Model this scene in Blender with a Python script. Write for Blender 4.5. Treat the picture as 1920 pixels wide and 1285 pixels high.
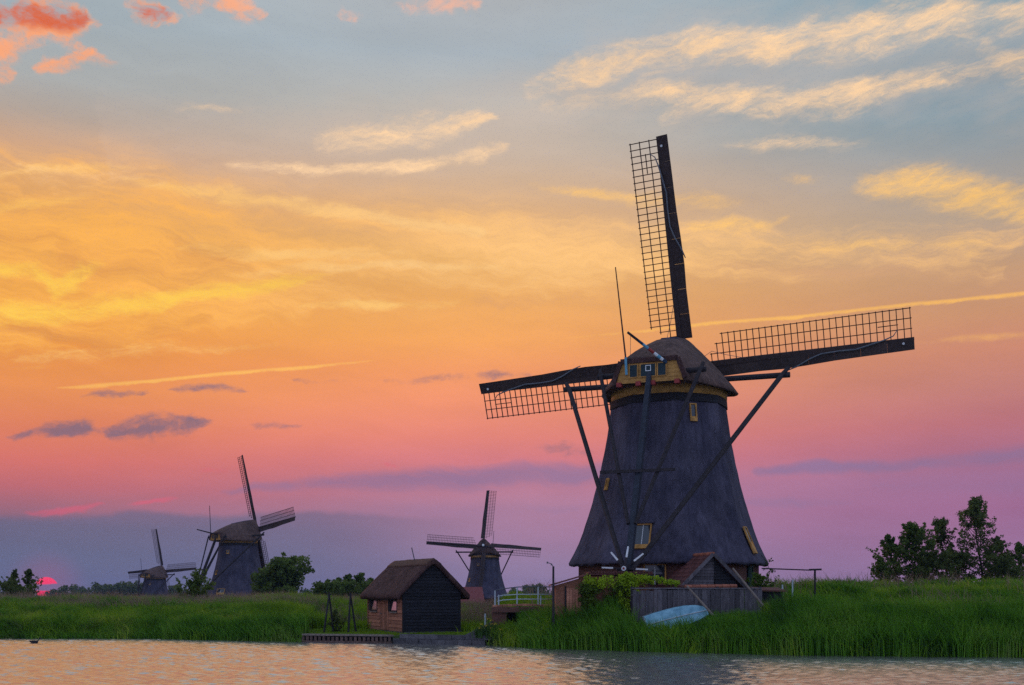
import bpy, math, random
import numpy as np
from mathutils import Vector, Matrix

for _o in list(bpy.data.objects):
    bpy.data.objects.remove(_o)
scene = bpy.context.scene
C = scene.collection
R = math.radians

# ------------------------------------------------------------------ camera
# level camera with a rising front (lens shift): eye 2.8 m above the canal, horizon low in the picture
F = 2108.0            # focal length in pixels of the 1920 px wide photograph
HZ = 1112.0           # picture row of the horizon
EYE = 2.8
cam_d = bpy.data.cameras.new('camera')
cam_d.sensor_width = 36.0
cam_d.lens = F / 1920.0 * 36.0
cam_d.shift_y = (HZ - 642.5) / 1920.0
cam_d.clip_start = 0.1
cam_d.clip_end = 12000.0
cam = bpy.data.objects.new('camera', cam_d)
C.objects.link(cam)
cam.location = (0, 0, EYE)
cam.rotation_euler = (R(90), 0, 0)
scene.camera = cam


def at(px, py, Y):
    """world point seen at pixel (px, py) at distance Y"""
    return Vector(((px - 960) * Y / F, Y, EYE + (HZ - py) * Y / F))


def sky_dir(px, py):
    dx = (px - 960) / F
    dz = (HZ - py) / F
    return math.degrees(math.atan(dx)), math.degrees(math.atan(dz / math.sqrt(1 + dx * dx)))


def s2l(c):
    out = []
    for v in c:
        v = v / 255.0
        out.append(v / 12.92 if v <= 0.04045 else ((v + 0.055) / 1.055) ** 2.4)
    return tuple(out)


# ------------------------------------------------------------------ sky
SUN_AZ, SUN_EL = sky_dir(87, 1103)
world = bpy.data.worlds.new('World')
scene.world = world
world.use_nodes = True
wt = world.node_tree
wt.nodes.clear()


class S:
    """small wrapper so node maths can be written as expressions"""
    tree = wt

    def __init__(self, sock):
        self.s = sock

    @staticmethod
    def _put(inp, v):
        if isinstance(v, S):
            S.tree.links.new(v.s, inp)
        else:
            inp.default_value = v

    @staticmethod
    def m(op, a, b=None, c=None, clamp=False):
        n = S.tree.nodes.new('ShaderNodeMath')
        n.operation = op
        n.use_clamp = clamp
        S._put(n.inputs[0], a)
        if b is not None:
            S._put(n.inputs[1], b)
        if c is not None:
            S._put(n.inputs[2], c)
        return S(n.outputs[0])

    def __add__(self, o): return S.m('ADD', self, o)
    def __radd__(self, o): return S.m('ADD', o, self)
    def __sub__(self, o): return S.m('SUBTRACT', self, o)
    def __rsub__(self, o): return S.m('SUBTRACT', o, self)
    def __mul__(self, o): return S.m('MULTIPLY', self, o)
    def __rmul__(self, o): return S.m('MULTIPLY', o, self)
    def __truediv__(self, o): return S.m('DIVIDE', self, o)


def smooth(x, a, b, lo=0.0, hi=1.0):
    n = S.tree.nodes.new('ShaderNodeMapRange')
    n.interpolation_type = 'SMOOTHSTEP'
    S._put(n.inputs['Value'], x)
    S._put(n.inputs['From Min'], a)
    S._put(n.inputs['From Max'], b)
    n.inputs['To Min'].default_value = lo
    n.inputs['To Max'].default_value = hi
    return S(n.outputs['Result'])


def vec(x, y, z=0.0):
    n = S.tree.nodes.new('ShaderNodeCombineXYZ')
    S._put(n.inputs[0], x)
    S._put(n.inputs[1], y)
    S._put(n.inputs[2], z)
    return S(n.outputs[0])


def mapping(v, loc, rot, scale):
    n = S.tree.nodes.new('ShaderNodeMapping')
    n.vector_type = 'TEXTURE'
    S._put(n.inputs['Vector'], v)
    n.inputs['Location'].default_value = (loc[0], loc[1], 0)
    n.inputs['Rotation'].default_value = (0, 0, rot)
    n.inputs['Scale'].default_value = (scale[0], scale[1], 1)
    return S(n.outputs[0])


def noise(v, scale, detail=5.0, rough=0.55, dist=0.0):
    n = S.tree.nodes.new('ShaderNodeTexNoise')
    n.noise_dimensions = '3D'
    S._put(n.inputs['Vector'], v)
    n.inputs['Scale'].default_value = scale
    n.inputs['Detail'].default_value = detail
    n.inputs['Roughness'].default_value = rough
    n.inputs['Distortion'].default_value = dist
    return S(n.outputs['Fac'])


def cmix(fac, a, b):
    n = S.tree.nodes.new('ShaderNodeMix')
    n.data_type = 'RGBA'
    n.clamp_factor = True
    S._put(n.inputs[0], fac)
    for i, v in ((6, a), (7, b)):
        if isinstance(v, S):
            S.tree.links.new(v.s, n.inputs[i])
        else:
            n.inputs[i].default_value = (*v, 1)
    return S(n.outputs[2])


def ramp(fac, stops):
    n = S.tree.nodes.new('ShaderNodeValToRGB')
    r = n.color_ramp
    r.interpolation = 'LINEAR'
    while len(r.elements) > 1:
        r.elements.remove(r.elements[-1])
    r.elements[0].position = stops[0][0]
    r.elements[0].color = (*stops[0][1], 1)
    for p, c in stops[1:]:
        e = r.elements.new(p)
        e.color = (*c, 1)
    S._put(n.inputs[0], fac)
    return S(n.outputs[0])


def dot(v, c):
    n = S.tree.nodes.new('ShaderNodeVectorMath')
    n.operation = 'DOT_PRODUCT'
    S.tree.links.new(v.s, n.inputs[0])
    n.inputs[1].default_value = c
    return S(n.outputs['Value'])


def ell(v, cx, cy, rot, L, W):
    """distance from the centre of a turned ellipse (1 on its rim); v carries 1 in its third component"""
    c, s_ = math.cos(rot), math.sin(rot)
    a = dot(v, (c / L, s_ / L, -(c * cx + s_ * cy) / L))
    b = dot(v, (-s_ / W, c / W, -(-s_ * cx + c * cy) / W))
    return S.m('SQRT', S.m('MULTIPLY_ADD', a, a, b * b))


def length(v):
    n = S.tree.nodes.new('ShaderNodeVectorMath')
    n.operation = 'LENGTH'
    S.tree.links.new(v.s, n.inputs[0])
    return S(n.outputs['Value'])


tc = wt.nodes.new('ShaderNodeTexCoord')
sp = wt.nodes.new('ShaderNodeSeparateXYZ')
wt.links.new(tc.outputs['Generated'], sp.inputs[0])
dx_, dy_, dz_ = (S(sp.outputs[i]) for i in range(3))
DEG = 180 / math.pi
az = S.m('ARCTAN2', dx_, dy_) * DEG          # 0 = north (view direction), positive to the right
el = S.m('ARCSINE', dz_) * DEG
sky_uv = vec(az, el, 1.0)

# --- clear-sky gradient, sampled at the sun, in mid view and away from the sun
EMAX = 32.0


def column(px, rows):
    st = []
    for y, c in rows:
        st.append((max(0.0, min(1.0, sky_dir(px, y)[1] / EMAX)), s2l(c)))
    return sorted(st, key=lambda t: t[0])


colL = column(20, [(0, (163, 175, 182)), (130, (170, 173, 173)), (200, (178, 163, 152)), (260, (205, 165, 135)),
                   (330, (228, 170, 110)), (450, (226, 160, 88)), (560, (236, 163, 76)), (640, (234, 150, 74)),
                   (720, (236, 148, 88)), (800, (226, 130, 98)), (860, (214, 116, 108)), (910, (192, 108, 116)),
                   (950, (164, 108, 126)), (985, (126, 106, 130)), (1040, (102, 106, 134)), (1112, (106, 110, 142))])
colC = column(960, [(0, (178, 182, 186)), (100, (172, 182, 190)), (200, (186, 181, 174)), (300, (203, 180, 160)),
                    (400, (226, 179, 132)), (480, (240, 183, 112)), (560, (242, 175, 102)), (640, (246, 168, 98)),
                    (700, (242, 155, 104)), (760, (240, 147, 114)), (820, (232, 136, 124)), (860, (218, 128, 134)),
                    (910, (190, 126, 148)), (950, (176, 128, 156)), (1010, (166, 128, 160)), (1060, (154, 130, 164)),
                    (1112, (156, 134, 168))])
colR = column(1900, [(0, (126, 160, 176)), (120, (112, 150, 170)), (200, (126, 154, 168)), (280, (152, 157, 160)),
                     (400, (184, 164, 146)), (500, (198, 156, 122)), (580, (200, 146, 112)), (650, (202, 136, 112)),
                     (720, (194, 128, 120)), (790, (188, 116, 126)), (840, (176, 112, 136)), (890, (162, 114, 150)),
                     (950, (160, 108, 146)), (1040, (154, 114, 154)), (1112, (152, 118, 156))])
ef = S.m('DIVIDE', el, EMAX, clamp=True)
rL, rC, rR = ramp(ef, colL), ramp(ef, colC), ramp(ef, colR)
dsun = S.m('ABSOLUTE', az + 24.5)            # how far round the horizon from the sunset
sky_c = cmix(smooth(dsun, 0.0, 26.0), rL, rC)
sky_c = cmix(smooth(dsun, 22.0, 50.0), sky_c, rR)
# behind the camera: blue dusk, overhead: grey blue
dusk = ramp(ef, [(0.0, s2l((166, 170, 206))), (0.25, s2l((182, 192, 228))), (0.7, s2l((176, 194, 234))), (1.0, s2l((172, 192, 232)))])
sky_c = cmix(smooth(dsun, 52.0, 105.0), sky_c, dusk)
sky_c = cmix(smooth(el, 30.0, 70.0), sky_c, s2l((166, 186, 222)))


# --- clouds: bands that follow a drawn course round the sky, broken up by streaky noise
A0, A1 = -32.0, 32.0
WIDE = 1.5
KP = 57.3 / F * 0.93                       # degrees per picture px


def warp(amount, scale, stretch=(1, 1), rot=0.0, detail=3):
    p = mapping(sky_uv, (0, 0), rot, stretch)
    n1 = noise(p, scale, detail, 0.6)
    n2 = noise(mapping(p, (13.7, 5.1), 0.4, (1, 1)), scale, detail, 0.6)
    return az + (n1 - 0.5) * (amount * 1.8), el + (n2 - 0.5) * amount


def band(w, clouds):
    """clouds: lists of (picture x, picture y, half thickness px[, strength]) from left to right"""
    stops = []
    for cl in clouds:
        pts = []
        for p in cl:
            a_, e_ = sky_dir(p[0], p[1])
            pts.append(((a_ - A0) / (A1 - A0), e_ / 32.0, p[2] * WIDE * KP / 4.0, p[3] if len(p) > 3 else 1.0))
        stops.append((pts[0][0] - 0.008, pts[0][1], 0.0, 0.0))
        stops += pts
        stops.append((pts[-1][0] + 0.008, pts[-1][1], 0.0, 0.0))
    for i in range(len(clouds) - 1):
        g = (sky_dir(*clouds[i + 1][0][:2])[0] - sky_dir(*clouds[i][-1][:2])[0]) / (A1 - A0)
        if g < 0.022:
            print('cloud gap', g, clouds[i][-1], clouds[i + 1][0])
    stops = [t for t in sorted(stops, key=lambda t: t[0]) if 0.0 <= t[0] <= 1.0]
    assert len(stops) <= 32, len(stops)
    r = ramp(S.m('DIVIDE', w[0] - A0, A1 - A0, clamp=True), [(t[0], (t[1], t[2], t[3])) for t in stops])
    sep = S.tree.nodes.new('ShaderNodeSeparateColor')
    S.tree.links.new(r.s, sep.inputs[0])
    f_, w_, s_ = (S(sep.outputs[i]) for i in range(3))
    d = S.m('ABSOLUTE', S.m('MULTIPLY_ADD', f_, -32.0, w[1])) / S.m('MULTIPLY_ADD', w_, 4.0, 0.02)
    return smooth(d, 1.0, 0.0) * s_


def top(*m):
    o = m[0]
    for q in m[1:]:
        o = S.m('MAXIMUM', o, q)
    return o


W1 = warp(2.2, 0.30)                        # slow bends
W2 = warp(1.0, 0.75, (2.0, 1), R(8), 4)     # wispy edges
v1, v2 = vec(W1[0], W1[1], 1.0), vec(W2[0], W2[1], 1.0)
n_str = noise(mapping(v1, (0, 0), R(-5), (6.5, 0.75)), 0.75, 7, 0.68)      # long streaks
n_cir = noise(mapping(v2, (1, 2), R(10), (3.2, 0.8)), 1.1, 8, 0.76)      # feathered streaks
n_puf = noise(mapping(v2, (4, 4), R(4), (1.6, 1.0)), 1.3, 6, 0.66)        # heaped
n_big = noise(mapping(sky_uv, (7, 1), R(2), (4.0, 1.0)), 0.30, 3, 0.5)
ks, kc, kp = (n_str - 0.5) * 3.0, (n_cir - 0.5) * 3.0, (n_puf - 0.5) * 3.0

# broad golden veil on the sunset side
veil = top(band(W1, [[(-200, 450, 165), (200, 455, 150), (600, 465, 115), (1000, 478, 95), (1300, 470, 60, .8), (1900, 470, 60, .6)]]),
           band(W1, [[(-200, 560, 110), (200, 560, 100), (520, 545, 60), (900, 490, 40, .6)]]))
f = smooth(veil * 0.85 + ks * 1.0 + kc * 0.35, 0.05, 1.35) * smooth(veil, 0.0, 0.5)
veil_col = cmix(smooth(az, -20.0, 2.0), s2l((255, 182, 88)), s2l((254, 198, 128)))
sky_c = cmix(f * 0.9, sky_c, veil_col)
lull = top(band(W1, [[(-60, 425, 22, .8), (120, 440, 26), (160, 492, 40), (330, 488, 44), (480, 500, 26)], [(880, 560, 20, .6), (1300, 545, 22, .6)]]),
           band(W1, [[(-60, 620, 24), (200, 628, 20, .8), (420, 600, 16, .5)], [(1280, 500, 26, .7), (1900, 520, 24, .6)]]))
sky_c = cmix(smooth(lull - ks * 0.8, 0.2, 1.4) * smooth(lull, 0.0, 0.8) * 0.55, sky_c, cmix(smooth(az, -18.0, 6.0), s2l((216, 146, 84)), s2l((222, 168, 124))))
yel = top(band(W2, [[(-60, 505, 26), (60, 505, 20, .8), (100, 545, 24), (150, 515, 30), (200, 500, 14, .4)]]),
          band(W2, [[(-60, 580, 24, .8), (60, 590, 26), (210, 575, 30), (330, 556, 24), (520, 530, 18), (640, 512, 8, .4)]]))
sky_c = cmix(smooth(yel + kc * 0.6 + ks * 0.6, 0.2, 1.5) * smooth(yel, 0.0, 0.7), sky_c, s2l((255, 205, 86)))

lay = top(band(W2, [[(240, 340, 10, .5), (380, 362, 18, .9), (560, 384, 20), (720, 404, 16, .9), (900, 436, 14, .7)]]),
          band(W2, [[(-60, 395, 14, .6), (60, 384, 16, .8), (160, 372, 8, .4)], [(330, 462, 10, .6), (460, 474, 16, .9), (620, 480, 14, .7), (760, 476, 8, .4)]]),
          band(W2, [[(-60, 335, 12, .6), (100, 322, 14, .7), (240, 312, 8, .4)], [(430, 516, 8, .5), (600, 502, 12, .8), (800, 500, 12, .7), (1000, 506, 8, .4)]]))
sky_c = cmix(smooth(lay + kc * 0.55 + ks * 0.5, 0.1, 1.3) * smooth(lay, 0.0, 0.6) * 0.75, sky_c, cmix(smooth(az, -22.0, -4.0), s2l((255, 196, 104)), s2l((255, 206, 138))))

# pale peach cirrus, high
cir = top(band(W2, [[(330, 210, 10, .4), (420, 204, 9, .5), (480, 205, 5, .3)], [(590, 272, 20, .7), (680, 255, 30, .85), (800, 245, 36), (880, 232, 20), (925, 226, 8)],
                    [(985, 172, 26, .5), (1040, 150, 34, .85), (1160, 112, 36), (1280, 92, 40), (1420, 86, 38), (1560, 72, 44), (1680, 46, 56), (1780, 26, 60, .9), (1850, 40, 40, .5), (1950, 20, 44, .8)]]),
          band(W2, [[(430, 308, 16, .6), (560, 312, 15), (680, 318, 14), (800, 308, 14), (900, 290, 18), (945, 274, 12)],
                    [(1010, 192, 26, .35), (1200, 175, 30, .55), (1300, 182, 30, .85), (1420, 190, 30), (1520, 196, 34), (1600, 178, 36), (1690, 152, 26, .9), (1760, 140, 30, .85), (1850, 126, 24, .8)]]),
          band(W2, [[(-60, 330, 44, .45), (150, 340, 40, .4), (300, 330, 30, .3)], [(1230, 222, 20, .4), (1270, 200, 34, .55), (1310, 180, 26, .4)], [(1360, 268, 14, .3), (1450, 266, 20, .6), (1560, 270, 20, .6), (1640, 262, 10, .3)],
                    [(1840, 100, 34, .9), (1900, 116, 40), (2000, 140, 40)]]))
f = smooth(cir + kc * 0.75 + ks * 0.45, 0.05, 1.45) * smooth(cir, 0.0, 0.6)
sky_c = cmix(smooth(top(band(W1, [[(200, 270, 120, .6), (600, 270, 100, .8), (900, 230, 100, .8), (1200, 130, 120), (1700, 100, 150), (2000, 120, 150)]])) + kc * 0.3, 0.2, 1.2) * smooth(el, 15.0, 20.0) * 0.38, sky_c, s2l((212, 188, 172)))
sky_c = cmix(f * smooth(n_cir, 0.3, 0.68, 0.5, 1.0) * smooth(n_str, 0.3, 0.6, 0.7, 1.0), sky_c, s2l((255, 213, 166)))

# golden wisps
gold = top(band(W2, [[(560, 574, 8, .6), (700, 571, 14, .9), (860, 568, 7, .6)], [(1000, 350, 8, .4), (1080, 358, 14, .8), (1190, 374, 16, .8), (1330, 384, 26, .6), (1390, 380, 12, .3)],
                    [(1475, 330, 8, .4), (1510, 332, 11, .7), (1540, 334, 6, .3)], [(1600, 352, 18, .5), (1680, 346, 40, .95), (1760, 352, 46), (1850, 372, 42), (1990, 396, 44)]]),
           band(W2, [[(30, 672, 10, .5), (160, 668, 15, .7), (330, 655, 16, .6), (520, 648, 9, .4)], [(1290, 428, 18, .5), (1370, 422, 22, .7), (1440, 428, 12, .6), (1470, 412, 9, .6)],
                     [(1530, 462, 24, .5), (1600, 462, 22, .5), (1740, 456, 24, .5), (1860, 464, 22, .4)]]))
f = smooth(gold + kc * 0.6 + ks * 0.4, 0.05, 1.35) * smooth(gold, 0.0, 0.6)
sky_c = cmix(f * smooth(n_cir, 0.3, 0.68, 0.55, 0.98), sky_c, s2l((255, 200, 118)))

# small lit cumulus, upper left corner
cum = top(band(W2, [[(-60, 34, 34), (10, 36, 36), (60, 44, 44), (110, 42, 46), (150, 36, 28), (185, 40, 12, .6)], [(250, 14, 20, .8), (290, 24, 24), (325, 30, 14, .8)],
                    [(640, 30, 15, .7), (680, 32, 10, .6)], [(745, 6, 16, .7), (800, 4, 16, .8), (900, 6, 16, .7)]]),
          band(W2, [[(-60, 128, 26), (15, 132, 22)], [(85, 128, 20), (130, 118, 18, .9), (170, 108, 20), (215, 116, 10, .6)], [(350, 8, 22, .6), (400, 16, 16, .3), (425, 0, 26), (455, 10, 32), (495, 22, 12, .7)]]),
          band(W2, [[(-60, 88, 24, .9), (20, 92, 24, .9), (60, 78, 22, .6), (120, 84, 16, .5), (150, 88, 12, .5)]]))
f = smooth(cum + kp * 0.95, 0.1, 1.15) * smooth(cum, 0.0, 0.55)
cum_c = cmix(smooth(band(W2, [[(-60, 24, 26), (60, 30, 26), (150, 30, 20)], [(265, 20, 16), (310, 24, 14)]]) + kp * 0.15, 0.1, 0.9), s2l((251, 168, 122)), s2l((222, 104, 66)))
cum_c = cmix(smooth(az, -18.0, -6.0), cum_c, s2l((236, 186, 166)))
sky_c = cmix(f * smooth(n_puf, 0.3, 0.7, 0.6, 1.0), sky_c, cum_c)

# contrails
W3 = (az + (n_puf - 0.5) * 0.25, el + (n_puf - 0.5) * 0.22)
tr = top(band(W3, [[(110, 728, 3, .7), (180, 724, 6), (270, 716, 4.5), (430, 700, 5), (560, 690, 4.5), (700, 676, 3, .5)], [(1060, 634, 3, .4), (1200, 622, 4, .8), (1330, 606, 4.5), (1500, 594, 5), (1700, 572, 5), (1950, 548, 6)]]),
         band(W3, [[(0, 692, 6, .3), (60, 690, 8, .5), (100, 686, 4, .3)], [(1700, 646, 8, .4), (1800, 636, 12, .6), (1960, 626, 12, .6)]]))
sky_c = cmix(smooth(tr + kp * 0.3, 0.25, 1.15) * smooth(tr, 0.0, 0.5) * 0.8, sky_c, s2l((255, 192, 100)))

# dark low clouds in front of the glow
dk = top(band(W2, [[(30, 818, 10, .8), (90, 808, 18), (150, 803, 22), (195, 806, 8, .6), (212, 806, 24), (260, 804, 32), (300, 803, 28), (350, 804, 16), (400, 788, 9, .7)], [(480, 797, 8, .5), (560, 796, 6, .4)]]),
         band(W2, [[(150, 746, 7, .5), (220, 740, 11, .7), (275, 734, 7, .5)], [(335, 734, 8, .6), (400, 731, 12, .7), (455, 728, 6, .5)], [(560, 718, 8, .4), (640, 714, 8, .4)], [(720, 712, 8, .4), (860, 708, 12, .5), (1000, 704, 8, .4)]]),
         band(W2, [[(330, 792, 10, .6), (370, 794, 15), (400, 790, 8)], [(980, 832, 10, .3), (1060, 842, 16, .6), (1110, 850, 6, .3)]]))
f = smooth(dk + kp * 0.7 + kc * 0.25, 0.1, 1.15) * smooth(dk, 0.0, 0.5)
sky_c = cmix(f * 0.85, sky_c, s2l((126, 108, 128)))

# long mauve stratus streaks
W4 = (W1[0], S.m('MULTIPLY_ADD', W1[1] - el, 0.35, el))
st = top(band(W4, [[(420, 920, 8, .5), (600, 908, 20, .8), (760, 902, 26), (960, 892, 30), (1200, 886, 30, .8), (1360, 884, 16, .5)], [(1420, 886, 12, .7), (1540, 876, 16), (1720, 868, 14), (1860, 856, 22), (1990, 846, 26)]]),
         band(W4, [[(640, 962, 18, .3), (900, 960, 24, .4), (1080, 958, 14, .3)], [(1360, 946, 10, .4), (1460, 944, 16, .7), (1570, 940, 8, .4)], [(1640, 905, 12, .3), (1900, 912, 24, .35)]]))
f = smooth(st + ks * 0.6, 0.05, 1.15) * smooth(st, 0.0, 0.4)
sky_c = cmix(f * 0.75, sky_c, s2l((138, 116, 154)))

# stratus deck low on the left with red bars along its upper edge
deck_ramp = ramp(S.m('DIVIDE', W2[0] - A0, A1 - A0, clamp=True), [((sky_dir(x_, y_)[0] - A0) / (A1 - A0), (sky_dir(x_, y_)[1] / 8.0,) * 3) for x_, y_ in
                 [(-80, 970), (60, 969), (180, 968), (230, 963), (260, 960), (300, 962), (350, 966), (440, 966), (560, 962), (640, 964), (760, 972), (900, 970), (1050, 980)]])
d = S.m('MULTIPLY_ADD', deck_ramp, -8.0, W4[1]) + kc * 0.06
deck = smooth(d, 0.22, -0.2) * smooth(dsun, 26.0, 12.0)
sky_c = cmix(deck * 0.72, sky_c, ramp(S.m('DIVIDE', el, 6.0, clamp=True), [(0.0, s2l((104, 108, 142))), (0.5, s2l((104, 105, 134))), (1.0, s2l((122, 104, 130)))]))
rd = band(W2, [[(60, 962, 7, .6), (110, 960, 10), (160, 956, 11), (180, 950, 8)], [(250, 946, 8, .8), (300, 940, 9), (330, 934, 5, .5)], [(385, 886, 7, .5), (420, 884, 6, .5)], [(715, 868, 6, .5), (750, 868, 5, .4)]])
sky_c = cmix(smooth(rd + kp * 0.6, 0.15, 1.1) * smooth(rd, 0.0, 0.5) * 0.45, sky_c, s2l((236, 92, 118)))

mul = smooth(n_big, 0.25, 0.75, 0.95, 1.05) * smooth(n_str, 0.3, 0.7, 0.975, 1.025)
vm = wt.nodes.new('ShaderNodeVectorMath')
vm.operation = 'SCALE'
wt.links.new(sky_c.s, vm.inputs[0])
wt.links.new(mul.s, vm.inputs['Scale'])
sky_c = S(vm.outputs[0])

# the setting sun: a red disc with bars of cloud across it
sun_l = ell(sky_uv, SUN_AZ, SUN_EL, 0.0, 0.53, 0.53)
disc = smooth(sun_l, 1.03, 0.93)
bars = band((az, el + (n_puf - 0.5) * 0.12), [[(30, 1100, 7), (80, 1102, 6), (110, 1101, 7), (140, 1100, 7)]])
disc = disc * smooth(bars, 0.55, 0.15)
sky_c = cmix(smooth(sun_l, 4.0, 0.7) * 0.16, sky_c, s2l((226, 96, 130)))
sun_c = cmix(smooth(el, 0.0, 0.9), (1.15, 0.015, 0.10), (1.25, 0.05, 0.13))
sky_c = cmix(disc, sky_c, sun_c)

# physical sky of the same low sun, mixed in for the part of the dome overhead and behind
nish = wt.nodes.new('ShaderNodeTexSky')
nish.sky_type = 'NISHITA'
nish.sun_disc = False
nish.sun_elevation = R(max(SUN_EL, 0.6))
nish.sun_rotation = R(SUN_AZ)
bg1 = wt.nodes.new('ShaderNodeBackground')
wt.links.new(sky_c.s, bg1.inputs[0])
bg1.inputs[1].default_value = 1.0
bg2 = wt.nodes.new('ShaderNodeBackground')
wt.links.new(nish.outputs[0], bg2.inputs[0])
bg2.inputs[1].default_value = 0.05
mx = wt.nodes.new('ShaderNodeMixShader')
wt.links.new(smooth(el, 40.0, 80.0, 0.0, 0.25).s, mx.inputs[0])
wt.links.new(bg1.outputs[0], mx.inputs[1])
wt.links.new(bg2.outputs[0], mx.inputs[2])
out = wt.nodes.new('ShaderNodeOutputWorld')
wt.links.new(mx.outputs[0], out.inputs[0])
world.cycles.sampling_method = 'MANUAL'
world.cycles.sample_map_resolution = 256

# ------------------------------------------------------------------ sun lamp (weak, red, in the haze of the horizon)
sun_d = bpy.data.lights.new('sun', 'SUN')
sun_d.energy = 0.35
sun_d.angle = R(0.9)
sun_d.color = (1.0, 0.36, 0.22)
sun = bpy.data.objects.new('sun', sun_d)
C.objects.link(sun)
_a, _e = R(SUN_AZ), R(1.2)
_to = Vector((math.sin(_a) * math.cos(_e), math.cos(_a) * math.cos(_e), math.sin(_e)))
sun.rotation_euler = _to.to_track_quat('Z', 'Y').to_euler()
sun.location = _to * 60

vs = scene.view_settings
vs.view_transform = 'Standard'
vs.look = 'None'
vs.exposure = 0.0
vs.gamma = 1.0
vs.use_curve_mapping = False
scene.cycles.max_bounces = 6
scene.cycles.transparent_max_bounces = 8
scene.cycles.use_adaptive_sampling = True
scene.cycles.adaptive_threshold = 0.01
scene.cycles.adaptive_min_samples = 6
# the ripples, reeds and thatch are finer than a denoiser keeps: leave the light grain of the render
scene.cycles.use_denoising = False

# ================================================================== helpers
rng = np.random.default_rng(7)


def new_mat(name, rough=0.8):
    m = bpy.data.materials.new(name)
    m.use_nodes = True
    b = m.node_tree.nodes['Principled BSDF']
    b.inputs['Roughness'].default_value = rough
    b.inputs['Specular IOR Level'].default_value = 0.25
    return m, m.node_tree, b


def mat(name, c0, c1=None, scale=3.0, stretch=(1, 1, 1), rough=0.8, bump=0.0, bscale=None, detail=5, c2=None, island=0.0, spec=None, streak=None):
    """principled paint / wood / stone: two or three colours of the same stuff mixed by stretched noise"""
    m, t, b = new_mat(name, rough)
    if spec is not None:
        b.inputs['Specular IOR Level'].default_value = spec
    c1 = c1 or tuple(v * 1.3 for v in c0)
    tco = t.nodes.new('ShaderNodeTexCoord')
    mp = t.nodes.new('ShaderNodeMapping')
    mp.inputs['Scale'].default_value = stretch
    t.links.new(tco.outputs['Object'], mp.inputs[0])
    nz = t.nodes.new('ShaderNodeTexNoise')
    nz.inputs['Scale'].default_value = scale
    nz.inputs['Detail'].default_value = detail
    nz.inputs['Roughness'].default_value = 0.62
    t.links.new(mp.outputs[0], nz.inputs['Vector'])
    cr = t.nodes.new('ShaderNodeValToRGB')
    cr.color_ramp.elements[0].position = 0.34
    cr.color_ramp.elements[0].color = (*c0, 1)
    cr.color_ramp.elements[1].position = 0.66
    cr.color_ramp.elements[1].color = (*c1, 1)
    if c2:
        e = cr.color_ramp.elements.new(0.8)
        e.color = (*c2, 1)
    t.links.new(nz.outputs['Fac'], cr.inputs[0])
    col = cr.outputs[0]
    for sc_, st_, lo_, hi_ in (streak or ()):
        mp2 = t.nodes.new('ShaderNodeMapping')
        mp2.inputs['Scale'].default_value = st_
        t.links.new(tco.outputs['Object'], mp2.inputs[0])
        n2 = t.nodes.new('ShaderNodeTexNoise')
        n2.inputs['Scale'].default_value = sc_
        n2.inputs['Detail'].default_value = 4
        t.links.new(mp2.outputs[0], n2.inputs['Vector'])
        r2 = t.nodes.new('ShaderNodeMapRange')
        r2.inputs['From Min'].default_value = 0.3
        r2.inputs['From Max'].default_value = 0.7
        r2.inputs['To Min'].default_value = lo_
        r2.inputs['To Max'].default_value = hi_
        t.links.new(n2.outputs['Fac'], r2.inputs['Value'])
        s2 = t.nodes.new('ShaderNodeVectorMath')
        s2.operation = 'SCALE'
        t.links.new(col, s2.inputs[0])
        t.links.new(r2.outputs[0], s2.inputs['Scale'])
        col = s2.outputs[0]
    if island:
        oi = t.nodes.new('ShaderNodeObjectInfo')
        ge = t.nodes.new('ShaderNodeNewGeometry')
        ad = t.nodes.new('ShaderNodeMath')
        ad.operation = 'ADD'
        t.links.new(oi.outputs['Random'], ad.inputs[0])
        t.links.new(ge.outputs['Random Per Island'], ad.inputs[1])
        fr = t.nodes.new('ShaderNodeMath')
        fr.operation = 'FRACT'
        t.links.new(ad.outputs[0], fr.inputs[0])
        mr = t.nodes.new('ShaderNodeMapRange')
        mr.inputs['To Min'].default_value = 1 - island
        mr.inputs['To Max'].default_value = 1 + island
        t.links.new(fr.outputs[0], mr.inputs['Value'])
        sc = t.nodes.new('ShaderNodeVectorMath')
        sc.operation = 'SCALE'
        t.links.new(col, sc.inputs[0])
        t.links.new(mr.outputs[0], sc.inputs['Scale'])
        col = sc.outputs[0]
    t.links.new(col, b.inputs['Base Color'])
    if bump:
        nb = t.nodes.new('ShaderNodeTexNoise')
        nb.inputs['Scale'].default_value = bscale or scale * 4
        nb.inputs['Detail'].default_value = 5
        t.links.new(mp.outputs[0], nb.inputs['Vector'])
        bp = t.nodes.new('ShaderNodeBump')
        bp.inputs['Strength'].default_value = bump
        bp.inputs['Distance'].default_value = 0.05
        t.links.new(nb.outputs['Fac'], bp.inputs['Height'])
        t.links.new(bp.outputs[0], b.inputs['Normal'])
    return m


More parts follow.
